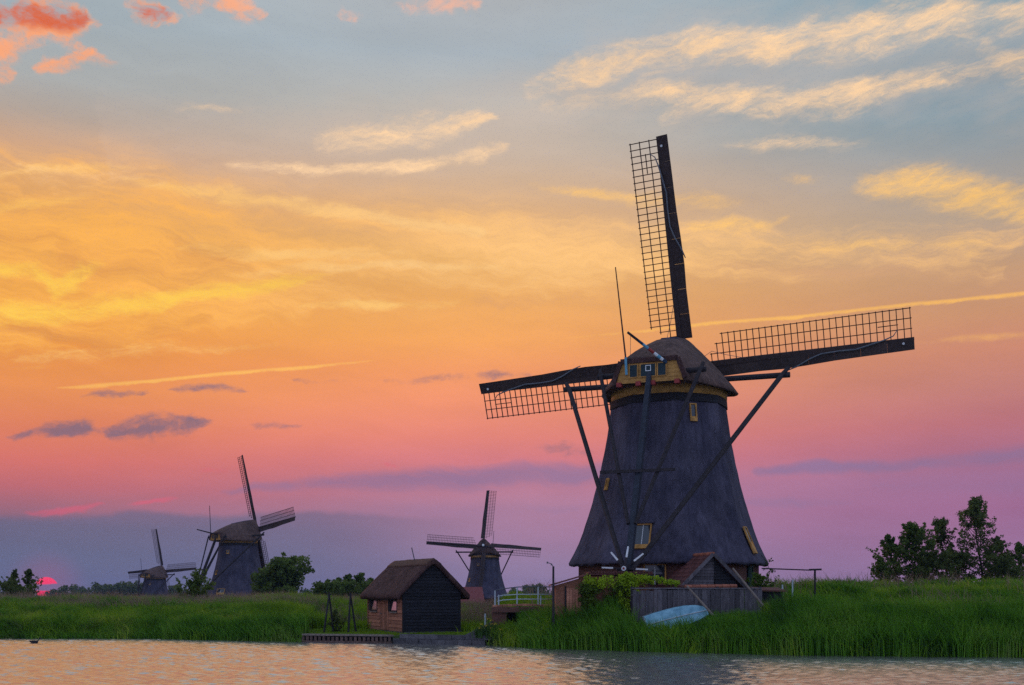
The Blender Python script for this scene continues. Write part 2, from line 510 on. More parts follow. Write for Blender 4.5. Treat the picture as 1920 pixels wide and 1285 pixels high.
def leaf_mat(name, cols, trans=0.35, rough=0.6):
    """leaves and blades: colour varies from piece to piece, thin enough to let light through"""
    m, t, b = new_mat(name, rough)
    ge = t.nodes.new('ShaderNodeNewGeometry')
    cr = t.nodes.new('ShaderNodeValToRGB')
    n = len(cols)
    cr.color_ramp.elements[0].color = (*cols[0], 1)
    cr.color_ramp.elements[1].color = (*cols[-1], 1)
    for i in range(1, n - 1):
        e = cr.color_ramp.elements.new(i / (n - 1))
        e.color = (*cols[i], 1)
    nz = t.nodes.new('ShaderNodeTexNoise')
    nz.inputs['Scale'].default_value = 0.35
    nz.inputs['Detail'].default_value = 4
    tco = t.nodes.new('ShaderNodeTexCoord')
    t.links.new(tco.outputs['Object'], nz.inputs['Vector'])
    mr = t.nodes.new('ShaderNodeMapRange')
    mr.inputs['From Min'].default_value = 0.34
    mr.inputs['From Max'].default_value = 0.68
    t.links.new(nz.outputs['Fac'], mr.inputs['Value'])
    mx_ = t.nodes.new('ShaderNodeMath')
    mx_.operation = 'MULTIPLY_ADD'
    t.links.new(ge.outputs['Random Per Island'], mx_.inputs[0])
    mx_.inputs[1].default_value = 0.42
    hl = t.nodes.new('ShaderNodeMath')
    hl.operation = 'MULTIPLY'
    hl.inputs[1].default_value = 0.58
    t.links.new(mr.outputs[0], hl.inputs[0])
    t.links.new(hl.outputs[0], mx_.inputs[2])
    t.links.new(mx_.outputs[0], cr.inputs[0])
    t.links.new(cr.outputs[0], b.inputs['Base Color'])
    tr = t.nodes.new('ShaderNodeBsdfTranslucent')
    t.links.new(cr.outputs[0], tr.inputs[0])
    mxs = t.nodes.new('ShaderNodeMixShader')
    mxs.inputs[0].default_value = trans
    t.links.new(b.outputs[0], mxs.inputs[1])
    t.links.new(tr.outputs[0], mxs.inputs[2])
    t.links.new(mxs.outputs[0], t.nodes['Material Output'].inputs[0])
    return m


def tag(o, label=None, cat=None, group=None, kind=None):
    if label:
        o['label'] = label
    if cat:
        o['category'] = cat
    if group:
        o['group'] = group
    if kind:
        o['kind'] = kind
    return o


def empty(name, loc=(0, 0, 0), rz=0.0):
    o = bpy.data.objects.new(name, None)
    o.empty_display_size = 0.5
    C.objects.link(o)
    o.location = loc
    o.rotation_euler = (0, 0, rz)
    return o


def link(name, me, parent=None, mtx=None):
    o = bpy.data.objects.new(name, me)
    C.objects.link(o)
    if parent is not None:
        o.parent = parent
    if mtx is not None:
        o.matrix_local = mtx
    return o


class MB:
    """collects shapes; build() links them as one mesh object"""

    def __init__(self):
        self.v = []
        self.f = []

    def poly(self, pts, faces):
        k = len(self.v)
        self.v += [tuple(p) for p in pts]
        self.f += [tuple(i + k for i in q) for q in faces]
        return self

    def box(self, x0, x1, y0, y1, z0, z1):
        return self.poly([(x0, y0, z0), (x1, y0, z0), (x1, y1, z0), (x0, y1, z0), (x0, y0, z1), (x1, y0, z1), (x1, y1, z1), (x0, y1, z1)],
                         [(0, 3, 2, 1), (4, 5, 6, 7), (0, 1, 5, 4), (1, 2, 6, 5), (2, 3, 7, 6), (3, 0, 4, 7)])

    def beam(self, a, b, w, h=None, w1=None, h1=None, up=(0, 0, 1)):
        """square beam from a to b, tapering from w x h to w1 x h1"""
        a, b = Vector(a), Vector(b)
        h = h or w
        w1 = w1 or w
        h1 = h1 or h
        d = (b - a).normalized()
        u = Vector(up)
        if abs(d.dot(u)) > 0.98:
            u = Vector((0, 1, 0))
        s = d.cross(u).normalized()
        u = s.cross(d)
        pts = [a + s * (sx * w / 2) + u * (sz * h / 2) for sx, sz in ((-1, -1), (1, -1), (1, 1), (-1, 1))]
        pts += [b + s * (sx * w1 / 2) + u * (sz * h1 / 2) for sx, sz in ((-1, -1), (1, -1), (1, 1), (-1, 1))]
        return self.poly(pts, [(0, 1, 2, 3), (7, 6, 5, 4), (0, 4, 5, 1), (1, 5, 6, 2), (2, 6, 7, 3), (3, 7, 4, 0)])

    def tube(self, path, rad, n=6, cap=True):
        path = [Vector(p) for p in path]
        rad = rad if isinstance(rad, (list, tuple)) else [rad] * len(path)
        pts, fs = [], []
        for i, p in enumerate(path):
            d = (path[min(i + 1, len(path) - 1)] - path[max(i - 1, 0)]).normalized()
            u = Vector((0, 0, 1)) if abs(d.z) < 0.95 else Vector((0, 1, 0))
            s = d.cross(u).normalized()
            u = s.cross(d)
            for k in range(n):
                a = 2 * math.pi * k / n
                pts.append(p + (s * math.cos(a) + u * math.sin(a)) * rad[i])
        for i in range(len(path) - 1):
            for k in range(n):
                fs.append((i * n + k, i * n + (k + 1) % n, (i + 1) * n + (k + 1) % n, (i + 1) * n + k))
        if cap:
            fs.append(tuple(range(n - 1, -1, -1)))
            m = (len(path) - 1) * n
            fs.append(tuple(range(m, m + n)))
        return self.poly(pts, fs)

    def loft(self, rings, closed=True, cap0=False, cap1=False):
        n = len(rings[0])
        pts = [p for r in rings for p in r]
        fs = []
        for i in range(len(rings) - 1):
            for k in range(n if closed else n - 1):
                k2 = (k + 1) % n
                fs.append((i * n + k, i * n + k2, (i + 1) * n + k2, (i + 1) * n + k))
        if cap0:
            fs.append(tuple(range(n - 1, -1, -1)))
        if cap1:
            m = (len(rings) - 1) * n
            fs.append(tuple(range(m, m + n)))
        return self.poly(pts, fs)

    def mesh(self, name, material, smooth_=False):
        me = bpy.data.meshes.new(name)
        me.from_pydata(self.v, [], self.f)
        me.materials.append(material)
        me.update()
        if smooth_:
            me.polygons.foreach_set('use_smooth', [True] * len(me.polygons))
        return me

    def build(self, name, material, parent=None, smooth_=False, mtx=None):
        return link(name, self.mesh(name, material, smooth_), parent, mtx)


def np_mesh(name, verts, faces, material, smooth_=False):
    """fast mesh from numpy arrays (faces: all with the same number of corners)"""
    me = bpy.data.meshes.new(name)
    nv, nf, k = len(verts), len(faces), faces.shape[1]
    me.vertices.add(nv)
    me.vertices.foreach_set('co', np.ascontiguousarray(verts, dtype=np.float32).ravel())
    me.loops.add(nf * k)
    me.loops.foreach_set('vertex_index', np.ascontiguousarray(faces, dtype=np.int32).ravel())
    me.polygons.add(nf)
    me.polygons.foreach_set('loop_start', np.arange(0, nf * k, k, dtype=np.int32))
    me.polygons.foreach_set('loop_total', np.full(nf, k, dtype=np.int32))
    if smooth_:
        me.polygons.foreach_set('use_smooth', np.ones(nf, dtype=bool))
    me.materials.append(material)
    me.update(calc_edges=True)
    return me


def frame_mtx(o, x, y, z):
    """matrix with the given axes as columns"""
    return Matrix(((x[0], y[0], z[0], o[0]), (x[1], y[1], z[1], o[1]), (x[2], y[2], z[2], o[2]), (0, 0, 0, 1)))


def sst(x, a, b):
    t = np.clip((np.asarray(x, dtype=float) - a) / (b - a), 0, 1)
    return t * t * (3 - 2 * t)


_grids = {}


def _grid(seed):
    if seed not in _grids:
        _grids[seed] = np.random.default_rng(seed).random((257, 257)) * 2 - 1
    return _grids[seed]


def vnoise(x, y, seed=0, octaves=4, lac=2.0, gain=0.5):
    """value noise on numpy arrays, about -1..1"""
    x = np.asarray(x, dtype=float)
    y = np.asarray(y, dtype=float)
    out_ = np.zeros(np.broadcast(x, y).shape)
    amp, tot = 1.0, 0.0
    for o in range(octaves):
        g = _grid(seed + o * 17)
        fx, fy = x * lac ** o + 100.3, y * lac ** o + 57.7
        ix, iy = np.floor(fx).astype(int), np.floor(fy).astype(int)
        tx, ty = fx - ix, fy - iy
        tx, ty = tx * tx * (3 - 2 * tx), ty * ty * (3 - 2 * ty)
        ix0, ix1, iy0, iy1 = ix % 257, (ix + 1) % 257, iy % 257, (iy + 1) % 257
        out_ += amp * ((g[ix0, iy0] * (1 - tx) + g[ix1, iy0] * tx) * (1 - ty) + (g[ix0, iy1] * (1 - tx) + g[ix1, iy1] * tx) * ty)
        tot += amp
        amp *= gain
    return out_ / tot


# ================================================================== materials
M = {}
THS = [(5.0, (1, 1, 0.10), 0.74, 1.26), (0.38, (1, 1, 0.8), 0.72, 1.25), (14.0, (0.5, 0.5, 2.2), 0.88, 1.12)]
M['thatch'] = mat('dark_thatch', (0.044, 0.040, 0.066), (0.088, 0.078, 0.112), 0.9, (1, 1, 0.45), 0.95, 0.9, 22, c2=(0.125, 0.098, 0.104), detail=9, streak=THS)
M['thatch_cap'] = mat('cap_thatch', (0.088, 0.052, 0.046), (0.155, 0.092, 0.074), 2.2, (1, 1, 0.6), 0.95, 0.9, 22, streak=THS)
M['thatch_barn'] = mat('barn_thatch', (0.056, 0.027, 0.026), (0.105, 0.053, 0.046), 3.0, (1, 1, 0.5), 0.95, 1.0, 26, streak=[(9.0, (1, 1, 0.3), 0.7, 1.3), (0.8, (1, 1, 1), 0.75, 1.2)])
M['thatch_ridge'] = mat('ridge_thatch', (0.10, 0.055, 0.042), (0.16, 0.085, 0.060), 5.0, (1, 1, 1), 0.95, 0.8, 26)
M['ochre'] = mat('ochre_paint', (0.44, 0.215, 0.055), (0.60, 0.31, 0.085), 3.0, (1, 1, 4), 0.7, streak=[(2.0, (1, 1, 1), 0.7, 1.15), (12.0, (1, 1, .3), 0.85, 1.1)])
M['tar'] = mat('tarred_wood', (0.016, 0.015, 0.018), (0.034, 0.031, 0.036), 5.0, (1, 1, 5), 0.8, 0.2, island=0.25)
M['beam'] = mat('dark_beam', (0.022, 0.018, 0.022), (0.042, 0.033, 0.036), 4.0, (1, 1, 1), 0.75, 0.2)
M['sailwood'] = mat('sail_wood', (0.040, 0.027, 0.025), (0.070, 0.045, 0.040), 4.0, (1, 1, 1), 0.75, island=0.2)
M['lattice'] = mat('lattice_wood', (0.060, 0.026, 0.020), (0.085, 0.040, 0.030), 4.0, (1, 1, 1), 0.75, island=0.2)
M['brick'] = None
M['quay_wood'] = mat('wet_quay_timber', (0.080, 0.050, 0.042), (0.16, 0.098, 0.078), 4.0, (1, 1, 1), 0.8, 0.3, island=0.3)
M['hatch'] = mat('dark_teal_paint', (0.010, 0.026, 0.034), (0.016, 0.040, 0.050), 3.0, (1, 1, 1), 0.5)
M['tailblue'] = mat('blue_black_paint', (0.020, 0.024, 0.036), (0.032, 0.038, 0.055), 3.0, (1, 1, 1), 0.6)
M['blue'] = mat('blue_paint', (0.020, 0.045, 0.085), (0.03, 0.06, 0.11), 3.0, (1, 1, 1), 0.5)
M['skyblue'] = mat('pale_blue_paint', (0.10, 0.30, 0.44), (0.15, 0.38, 0.50), 3.0, (1, 1, 1), 0.5)
M['boat'] = mat('scuffed_blue_paint', (0.13, 0.30, 0.40), (0.30, 0.56, 0.68), 2.2, (1, 1, 1), 0.7, 0.4, 9, detail=9, c2=(0.34, 0.55, 0.64))
M['green'] = mat('green_paint', (0.014, 0.045, 0.040), (0.02, 0.06, 0.05), 3.0, (1, 1, 1), 0.5)
M['red'] = mat('red_paint', (0.26, 0.035, 0.032), (0.36, 0.05, 0.045), 3.0, (1, 1, 1), 0.5)
M['white'] = mat('white_paint', (0.66, 0.66, 0.68), (0.80, 0.80, 0.80), 3.0, (1, 1, 1), 0.5)
M['palewhite'] = mat('weathered_white_paint', (0.36, 0.42, 0.46), (0.50, 0.56, 0.60), 4.0, (1, 1, 1), 0.55)
M['grey_plank'] = mat('grey_plank', (0.070, 0.062, 0.072), (0.13, 0.115, 0.125), 3.0, (3, 3, 0.6), 0.9, 0.3, island=0.35)
M['brown_plank'] = mat('brown_board', (0.26, 0.105, 0.065), (0.44, 0.19, 0.12), 2.5, (0.8, 0.8, 5), 0.85, 0.3, island=0.28)
M['black_plank'] = mat('black_board', (0.011, 0.011, 0.015), (0.021, 0.021, 0.026), 2.5, (0.8, 0.8, 5), 0.75, 0.3, island=0.3)
M['rope'] = mat('canvas_roll', (0.11, 0.12, 0.14), (0.20, 0.21, 0.23), 8.0, (1, 1, 1), 0.9)
M['wood_grey'] = mat('weathered_pole', (0.15, 0.115, 0.095), (0.24, 0.19, 0.16), 6.0, (1, 1, 1), 0.85, 0.2)
M['tile'] = mat('clay_tile', (0.085, 0.030, 0.028), (0.14, 0.050, 0.042), 3.0, (1, 1, 1), 0.75, island=0.3)
M['ridge_tile'] = mat('ridge_clay', (0.30, 0.095, 0.055), (0.42, 0.15, 0.09), 6.0, (1, 1, 1), 0.75, island=0.2)
M['stone'] = mat('quay_stone', (0.060, 0.056, 0.062), (0.12, 0.11, 0.115), 2.5, (1, 1, 1), 0.9, 0.5, 10, island=0.3)
M['metal'] = mat('dull_metal', (0.07, 0.07, 0.08), (0.11, 0.11, 0.12), 4.0, (1, 1, 1), 0.5)
M['bark'] = mat('bark', (0.035, 0.026, 0.022), (0.07, 0.052, 0.042), 6.0, (1, 1, 0.4), 0.95, 0.4)
M['earth'] = mat('moist_soil', (0.028, 0.045, 0.012), (0.060, 0.095, 0.022), 0.5, (1, 1, 1), 0.95, 0.4, 3)
M['grass'] = leaf_mat('grass_blades', [(0.045, 0.100, 0.008), (0.110, 0.23, 0.010), (0.19, 0.34, 0.014), (0.30, 0.42, 0.025), (0.42, 0.38, 0.10)], 0.5)
M['meadow'] = leaf_mat('meadow_blades', [(0.13, 0.23, 0.008), (0.20, 0.34, 0.010), (0.28, 0.42, 0.015)], 0.5)
M['reed'] = leaf_mat('reed_leaves', [(0.022, 0.070, 0.008), (0.054, 0.160, 0.010), (0.11, 0.28, 0.012), (0.17, 0.31, 0.03), (0.20, 0.26, 0.06)], 0.42)
M['seed'] = leaf_mat('grass_seed_heads', [(0.24, 0.15, 0.12), (0.32, 0.21, 0.16), (0.20, 0.19, 0.08)], 0.3)
M['leaf_dark'] = leaf_mat('dark_leaves', [(0.060, 0.080, 0.024), (0.11, 0.145, 0.034), (0.19, 0.23, 0.05)], 0.42)
M['leaf_mid'] = leaf_mat('green_leaves', [(0.070, 0.105, 0.024), (0.13, 0.19, 0.034), (0.21, 0.28, 0.05)], 0.42)
M['leaf_vine'] = leaf_mat('vine_leaves', [(0.16, 0.26, 0.012), (0.32, 0.45, 0.016), (0.54, 0.64, 0.03)], 0.4)
M['leaf_vine_dark'] = leaf_mat('shaded_vine_leaves', [(0.060, 0.095, 0.012), (0.10, 0.16, 0.014), (0.17, 0.25, 0.02)], 0.35)  # vine greens darkened: shade of the lower vine put into the colour
M['iris'] = leaf_mat('iris_leaves', [(0.03, 0.075, 0.012), (0.06, 0.13, 0.02)], 0.3)
M['petal'] = leaf_mat('yellow_petals', [(0.65, 0.42, 0.02), (0.80, 0.55, 0.03)], 0.2)
M['roof_far'] = mat('far_red_roof', (0.20, 0.055, 0.055), (0.26, 0.08, 0.075), 3.0, (1, 1, 1), 0.8)


def brick_mat(name, c0, c1, mortar, bw=0.22, bh=0.07):
    m, t, b = new_mat(name, 0.9)
    tco = t.nodes.new('ShaderNodeTexCoord')
    sep = t.nodes.new('ShaderNodeSeparateXYZ')
    t.links.new(tco.outputs['Object'], sep.inputs[0])
    ad = t.nodes.new('ShaderNodeMath')
    ad.operation = 'ADD'
    t.links.new(sep.outputs[0], ad.inputs[0])
    t.links.new(sep.outputs[1], ad.inputs[1])
    cb = t.nodes.new('ShaderNodeCombineXYZ')
    t.links.new(ad.outputs[0], cb.inputs[0])
    t.links.new(sep.outputs[2], cb.inputs[1])
    br = t.nodes.new('ShaderNodeTexBrick')
    br.inputs['Scale'].default_value = 1.0
    br.inputs['Brick Width'].default_value = bw
    br.inputs['Row Height'].default_value = bh
    br.inputs['Mortar Size'].default_value = 0.008
    br.inputs['Color1'].default_value = (*c0, 1)
    br.inputs['Color2'].default_value = (*c1, 1)
    br.inputs['Mortar'].default_value = (*mortar, 1)
    t.links.new(cb.outputs[0], br.inputs['Vector'])
    t.links.new(br.outputs['Color'], b.inputs['Base Color'])
    bp = t.nodes.new('ShaderNodeBump')
    bp.inputs['Strength'].default_value = 0.4
    bp.inputs['Distance'].default_value = 0.02
    bp.invert = True
    t.links.new(br.outputs['Fac'], bp.inputs['Height'])
    t.links.new(bp.outputs[0], b.inputs['Normal'])
    return m


M['brick'] = brick_mat('dark_red_brick', (0.11, 0.042, 0.032), (0.17, 0.066, 0.046), (0.10, 0.08, 0.07))
M['brick_shed'] = brick_mat('orange_brick', (0.25, 0.085, 0.048), (0.34, 0.13, 0.075), (0.18, 0.12, 0.09))


def glass_mat():
    m, t, b = new_mat('window_glass', 0.06)
    b.inputs['Base Color'].default_value = (0.03, 0.035, 0.045, 1)
    b.inputs['Specular IOR Level'].default_value = 0.8
    b.inputs['Metallic'].default_value = 0.15
    return m


M['glass'] = glass_mat()

# ================================================================== terrain
BX = [-400, -60, -31.6, -21.7, -10.8, -8.5, -1.7, 1.1, 6.0, 13.0, 22.4, 40, 400]
BY = [69.4, 69.4, 69.4, 69.0, 63.9, 63.5, 60.3, 57.3, 54.4, 50.9, 49.2, 47.5, 47.0]


def bank(x):
    return np.interp(x, BX, BY)


PROF = {
    'left': ([-6, -1.0, 0, 0.8, 4, 10, 16, 24, 50, 80, 200], [-1.4, -.5, -.15, .25, .7, 1.35, 1.65, 1.5, -2.5, -4.4, -4.6]),
    'barn': ([-6, -1.0, -0.05, 0.05, 8, 14, 18, 26, 50, 80, 200], [-1.4, -.9, -.9, .42, .55, 1.2, 1.5, 1.4, -1.5, -3.5, -4.6]),
    'yard': ([-6, -1.0, 0, 1, 3, 6, 9, 12, 25, 40, 80, 200], [-1.4, -.4, -.1, .5, 1.2, 1.45, 2.0, 2.3, 2.3, 1.2, -2.5, -4.6]),
    'right': ([-6, -1.0, 0, 1, 4, 10, 13, 16, 22, 32, 55, 95, 200], [-1.4, -.4, -.1, .4, 1.1, 1.75, 1.8, 2.5, 2.9, 2.9, 1.5, -2.5, -4.6]),
}


def ground_z(x, y):
    x = np.asarray(x, dtype=float)
    y = np.asarray(y, dtype=float)
    d = y - bank(x)
    p = {k: np.interp(d, *PROF[k]) for k in PROF}
    a = sst(x, -13.2, -12.2)
    b = sst(x, -1.6, 0.2)
    c = sst(x, 13.5, 19)
    z = p['left'] * (1 - a) + a * (p['barn'] * (1 - b) + b * (p['yard'] * (1 - c) + c * p['right']))
    # low meadow seen between the barn and the yard
    # mounds under the far mills
    for mx_, my_, mz_, r_ in ((-53.0, 219.0, -0.3, 14), (-7.2, 290.0, -0.9, 14)):
        g = np.exp(-(((x - mx_) ** 2 + (y - my_) ** 2) / (r_ * r_)) ** 2)
        z = z * (1 - g) + mz_ * g
    # the near bank, behind and below the camera
    nb = sst(y, 9.0, 4.0)
    z = np.where(d < -5, z * (1 - nb) + 1.1 * nb, z)
    bump = vnoise(x * 0.25, y * 0.25, 3) * 0.10 * sst(d, 0.5, 6)
    return z + bump


def gz(x, y):
    return float(ground_z(np.array([x]), np.array([y]))[0])


def graded(edges):
    out_ = []
    for a, b, st in edges:
        out_.append(np.arange(a, b, st))
    out_.append(np.array([edges[-1][1]]))
    return np.concatenate(out_)


gx = graded([(-2600, -400, 200), (-400, -60, 20), (-60, 50, 0.6), (50, 400, 17.5), (400, 2600, 200)])
gy = graded([(-300, -20, 40), (-20, 44, 4), (44, 104, 0.5), (104, 200, 4), (200, 500, 15), (500, 2600, 210)])
X, Y = np.meshgrid(gx, gy)
Z = ground_z(X, Y)
nx, ny = len(gx), len(gy)
idx = np.arange(nx * ny).reshape(ny, nx)
quads = np.stack([idx[:-1, :-1], idx[:-1, 1:], idx[1:, 1:], idx[1:, :-1]], -1).reshape(-1, 4)
ground = link('ground', np_mesh('ground', np.stack([X, Y, Z], -1).reshape(-1, 3), quads, M['earth'], True))
tag(ground, kind='structure')

# ------------------------------------------------------------------ canal water with real ripples
wm, t, b = new_mat('canal_water', 0.22)
b.inputs['Base Color'].default_value = (0.09, 0.075, 0.07, 1)
b.inputs['IOR'].default_value = 4.0
b.inputs['Specular IOR Level'].default_value = 1.0
nb_ = t.nodes.new('ShaderNodeTexNoise')
nb_.inputs['Scale'].default_value = 7.0
nb_.inputs['Detail'].default_value = 3
tco = t.nodes.new('ShaderNodeTexCoord')
t.links.new(tco.outputs['Object'], nb_.inputs['Vector'])
bp = t.nodes.new('ShaderNodeBump')
bp.inputs['Strength'].default_value = 0.5
bp.inputs['Distance'].default_value = 0.03
t.links.new(nb_.outputs['Fac'], bp.inputs['Height'])
t.links.new(bp.outputs[0], b.inputs['Normal'])
wx = graded([(-400, -40, 20), (-40, 30, 0.14), (30, 400, 20)])
wy = graded([(3, 28, 1.0), (28, 71, 0.09), (71, 74, 1.0)])
X, Y = np.meshgrid(wx, wy)
Z = np.zeros_like(X)
wr = np.random.default_rng(11)
for i in range(46):
    lam = 0.30 * (0.95 / 0.30) ** wr.random()
    th = R(90) + wr.normal(0, 0.95)             # waves run mostly across the canal
    k = 2 * math.pi / lam
    slope = 0.048
    Z += (slope / k) * np.sin(k * (X * math.cos(th) + Y * math.sin(th)) + wr.random() * 6.28)
Z *= 0.75 + 0.45 * vnoise(X * 0.12, Y * 0.05, 5)
Z *= sst(Y, 28, 33) * sst(Y, 71, 69) * sst(np.abs(X + 5), 35, 32)
Z *= 0.25 + 0.75 * sst(bank(X) - Y, 0.0, 2.0)
nx, ny = len(wx), len(wy)
idx = np.arange(nx * ny).reshape(ny, nx)
quads = np.stack([idx[:-1, :-1], idx[:-1, 1:], idx[1:, 1:], idx[1:, :-1]], -1).reshape(-1, 4)
water = link('canal_water', np_mesh('canal_water', np.stack([X, Y, Z], -1).reshape(-1, 3), quads, wm, True))
tag(water, kind='structure')

# ================================================================== windmills
def octa(Rc, th, round_=0.35):
    """radius of a rounded octagon with corners at TH0 + 45 k degrees"""
    a = ((th - R(-46.0)) % R(45.0)) - R(22.5)
    r_oct = Rc * math.cos(R(22.5)) / math.cos(a)
    return r_oct * (1 - round_) + Rc * 0.965 * round_


TOWER = [(2.27, 6.13), (2.75, 5.86), (3.47, 5.50), (4.25, 5.20), (5.08, 4.95), (6.0, 4.66), (7.02, 4.39), (8.0, 4.16), (8.63, 4.03), (9.6, 3.83), (10.7, 3.65), (11.85, 3.51), (12.34, 3.48)]


def tower_R(z):
    return float(np.interp(z, [p[0] for p in TOWER], [p[1] for p in TOWER]))


def sail_meshes(fine):
    """one sail in its own frame: x outward along the stock, y towards the lattice, z to the rear"""
    L = 13.9
    stock = MB().beam((0, 0, 0), (4.5, 0, 0), 0.34, 0.36, 0.32, 0.34).beam((4.5, 0, 0), (L, 0, 0), 0.32, 0.34, 0.17, 0.18)
    boards = []
    xs = np.linspace(1.75, L, 9)
    for i in range(8):
        x0, x1 = xs[i] + 0.003, xs[i + 1] - 0.003

        def wid(x):
            return 0.84 - 0.22 * (x - 1.75) / 12 + 0.10 * math.exp(-((x - 6.9) / 1.2) ** 2)
        zt = 0.10 + 0.012 * (i % 2)
        pts = []
        for x in (x0, x1):
            for y, z in ((0.10, 0.05), (-wid(x), zt + 0.10), (-wid(x), zt + 0.145), (0.10, 0.095)):
                pts.append((x, y, z))
        bm = MB().poly(pts, [(0, 1, 2, 3), (7, 6, 5, 4), (0, 4, 5, 1), (1, 5, 6, 2), (2, 6, 7, 3), (3, 7, 4, 0)])
        boards.append(bm)
    bw = 0.050 if fine else 0.055
    bars = []
    n = 32
    cross = []
    for i in range(n):
        x = 1.95 + i * (L - 0.15 - 1.95) / (n - 1)
        y1 = 0.66 if x < 2.2 else (1.26 if x < 2.6 else 1.84)
        cross.append((x, y1))
    longs = [(0.60, 1.85), (1.20, 2.2), (1.78, 2.58)]
    return stock, boards, cross, longs, bw, L


_sm = sail_meshes(True)
SAIL = {
    'stock': _sm[0].mesh('sail', M['sailwood']),
    'boards': [q.mesh('wind_board', M['sailwood']) for q in _sm[1]],
    'cross': {},
    'long': [],
}
for _x, _y1 in _sm[2]:
    if _y1 not in SAIL['cross']:
        SAIL['cross'][_y1] = MB().box(-_sm[4] / 2, _sm[4] / 2, 0, _y1, -0.03, 0.03).mesh('lattice_bar', M['lattice'])
for _y, _x0 in _sm[3]:
    SAIL['long'].append(MB().box(_x0, 13.82, _y - 0.026, _y + 0.026, -0.085, -0.031).mesh('lattice_rail', M['lattice']))
SAIL['stub'] = MB().box(11.9, 13.05, 0.88, 0.93, -0.085, -0.031).mesh('lattice_stub', M['lattice'])
SAIL['cloth'] = MB().tube([(13.0, 0.62, .12), (12.75, .30, .14), (12.2, .12, .2), (11.3, -.06, .25), (10.6, -.2, .27), (9.6, -.17, .27), (8.6, -.2, .27), (7.9, -.42, .28), (7.1, -.78, .28), (6.6, -.93, .2)],
                          [.02, .03, .045, .05, .05, .045, .045, .05, .045, .03], 6).mesh('rolled_sailcloth', M['rope'], True)
SAIL['rope'] = MB().tube([(0.9, .2, .2), (2.0, .78, .08), (2.9, .45, .1), (4.0, .12, .14)], .016, 5).mesh('sail_rope', M['rope'])
SAIL['plug'] = MB().tube([(13.3, -.2, .24), (13.3, -.2, .275)], .075, 10).mesh('tip_disc', M['white'])
_lat = MB()
for _x, _y1 in _sm[2][::1]:
    _lat.box(_x - .026, _x + .026, 0, _y1, -.03, .03)
for _y, _x0 in _sm[3]:
    _lat.box(_x0, 13.82, _y - .035, _y + .035, -.1, -.031)
SAIL['lattice'] = _lat.mesh('lattice', M['lattice'])
_bd = MB()
for q in _sm[1]:
    _bd.poly(q.v, q.f)
SAIL['board'] = _bd.mesh('wind_board', M['sailwood'])


def make_sail(parent, mtx, fine, cloth=True):
    s = link('sail', SAIL['stock'], parent, mtx)
    if not fine:
        link('lattice', SAIL['lattice'], s)
        link('wind_board', SAIL['board'], s)
        return s
    for me in SAIL['boards']:
        link('wind_board', me, s)
    for x, y1 in _sm[2]:
        link('lattice_bar', SAIL['cross'][y1], s, Matrix.Translation((x, 0, 0)))
    for me in SAIL['long']:
        link('lattice_rail', me, s)
    link('lattice_stub', SAIL['stub'], s)
    link('tip_disc', SAIL['plug'], s)
    if cloth:
        link('rolled_sailcloth', SAIL['cloth'], s)
        link('sail_rope', SAIL['rope'], s)
    return s


def tower_window(parent, th, z, s_off, w, h, sill=0.28, vertical=False, Rw=None, hood=True, frame='ochre', panes=2, pane_mat='glass'):
    """window let into a facet of the tower; th = facet direction from the viewer's side, degrees"""
    a = R(th)
    nrm = Vector((math.sin(a), -math.cos(a), 0))
    tan = Vector((math.cos(a), math.sin(a), 0))
    rt = (Rw or tower_R(z + h / 2)) * 0.93
    rb = (Rw or tower_R(z - h / 2)) * 0.93
    if vertical:
        rt = rb = Rw * 0.935
    pt = nrm * rt + tan * s_off + Vector((0, 0, z + h / 2))
    pb = nrm * rb + tan * s_off + Vector((0, 0, z - h / 2))
    up = (pt - pb).normalized()
    out_ = tan.cross(up).normalized()
    if out_.dot(nrm) < 0:
        out_ = -out_
    o = (pt + pb) / 2 + out_ * 0.03
    H = (pt - pb).length
    mt = frame_mtx(o, tan, up, out_)
    fw = 0.07
    fr = MB().box(-w / 2, -w / 2 + fw, -H / 2, H / 2, 0, .10).box(w / 2 - fw, w / 2, -H / 2, H / 2, 0, .10)
    fr.box(-w / 2 + fw, w / 2 - fw, H / 2 - fw, H / 2, 0, .098)
    win = fr.build('window', M[frame], parent, mtx=mt)
    x0, x1 = -w / 2 + fw, w / 2 - fw
    y0 = -H / 2 + sill
    step = (x1 - x0) / panes
    for i in range(panes):
        MB().box(x0 + i * step + .012, x0 + (i + 1) * step - .012, y0 + .01, H / 2 - fw - .01, .01, .03).build('pane', M[pane_mat], win)
    if panes > 1:
        MB().box(-.016, .016, y0, H / 2 - fw, .012, .06).build('mullion', M['white'] if frame == 'ochre' else M[frame], win)
    if sill:
        MB().poly([(x0, -H / 2, 0), (x1, -H / 2, 0), (x1, y0, 0), (x0, y0, 0), (x0, -H / 2, .13), (x1, -H / 2, .13), (x1, y0, .05), (x0, y0, .05)],
                  [(0, 3, 2, 1), (4, 5, 6, 7), (0, 1, 5, 4), (1, 2, 6, 5), (2, 3, 7, 6), (3, 0, 4, 7)]).build('sill', M[frame], win)
    if hood:
        MB().box(-w / 2 - .12, w / 2 + .12, H / 2, H / 2 + .16, -.05, .20).build('thatch_hood', M['thatch'], win)
    return win


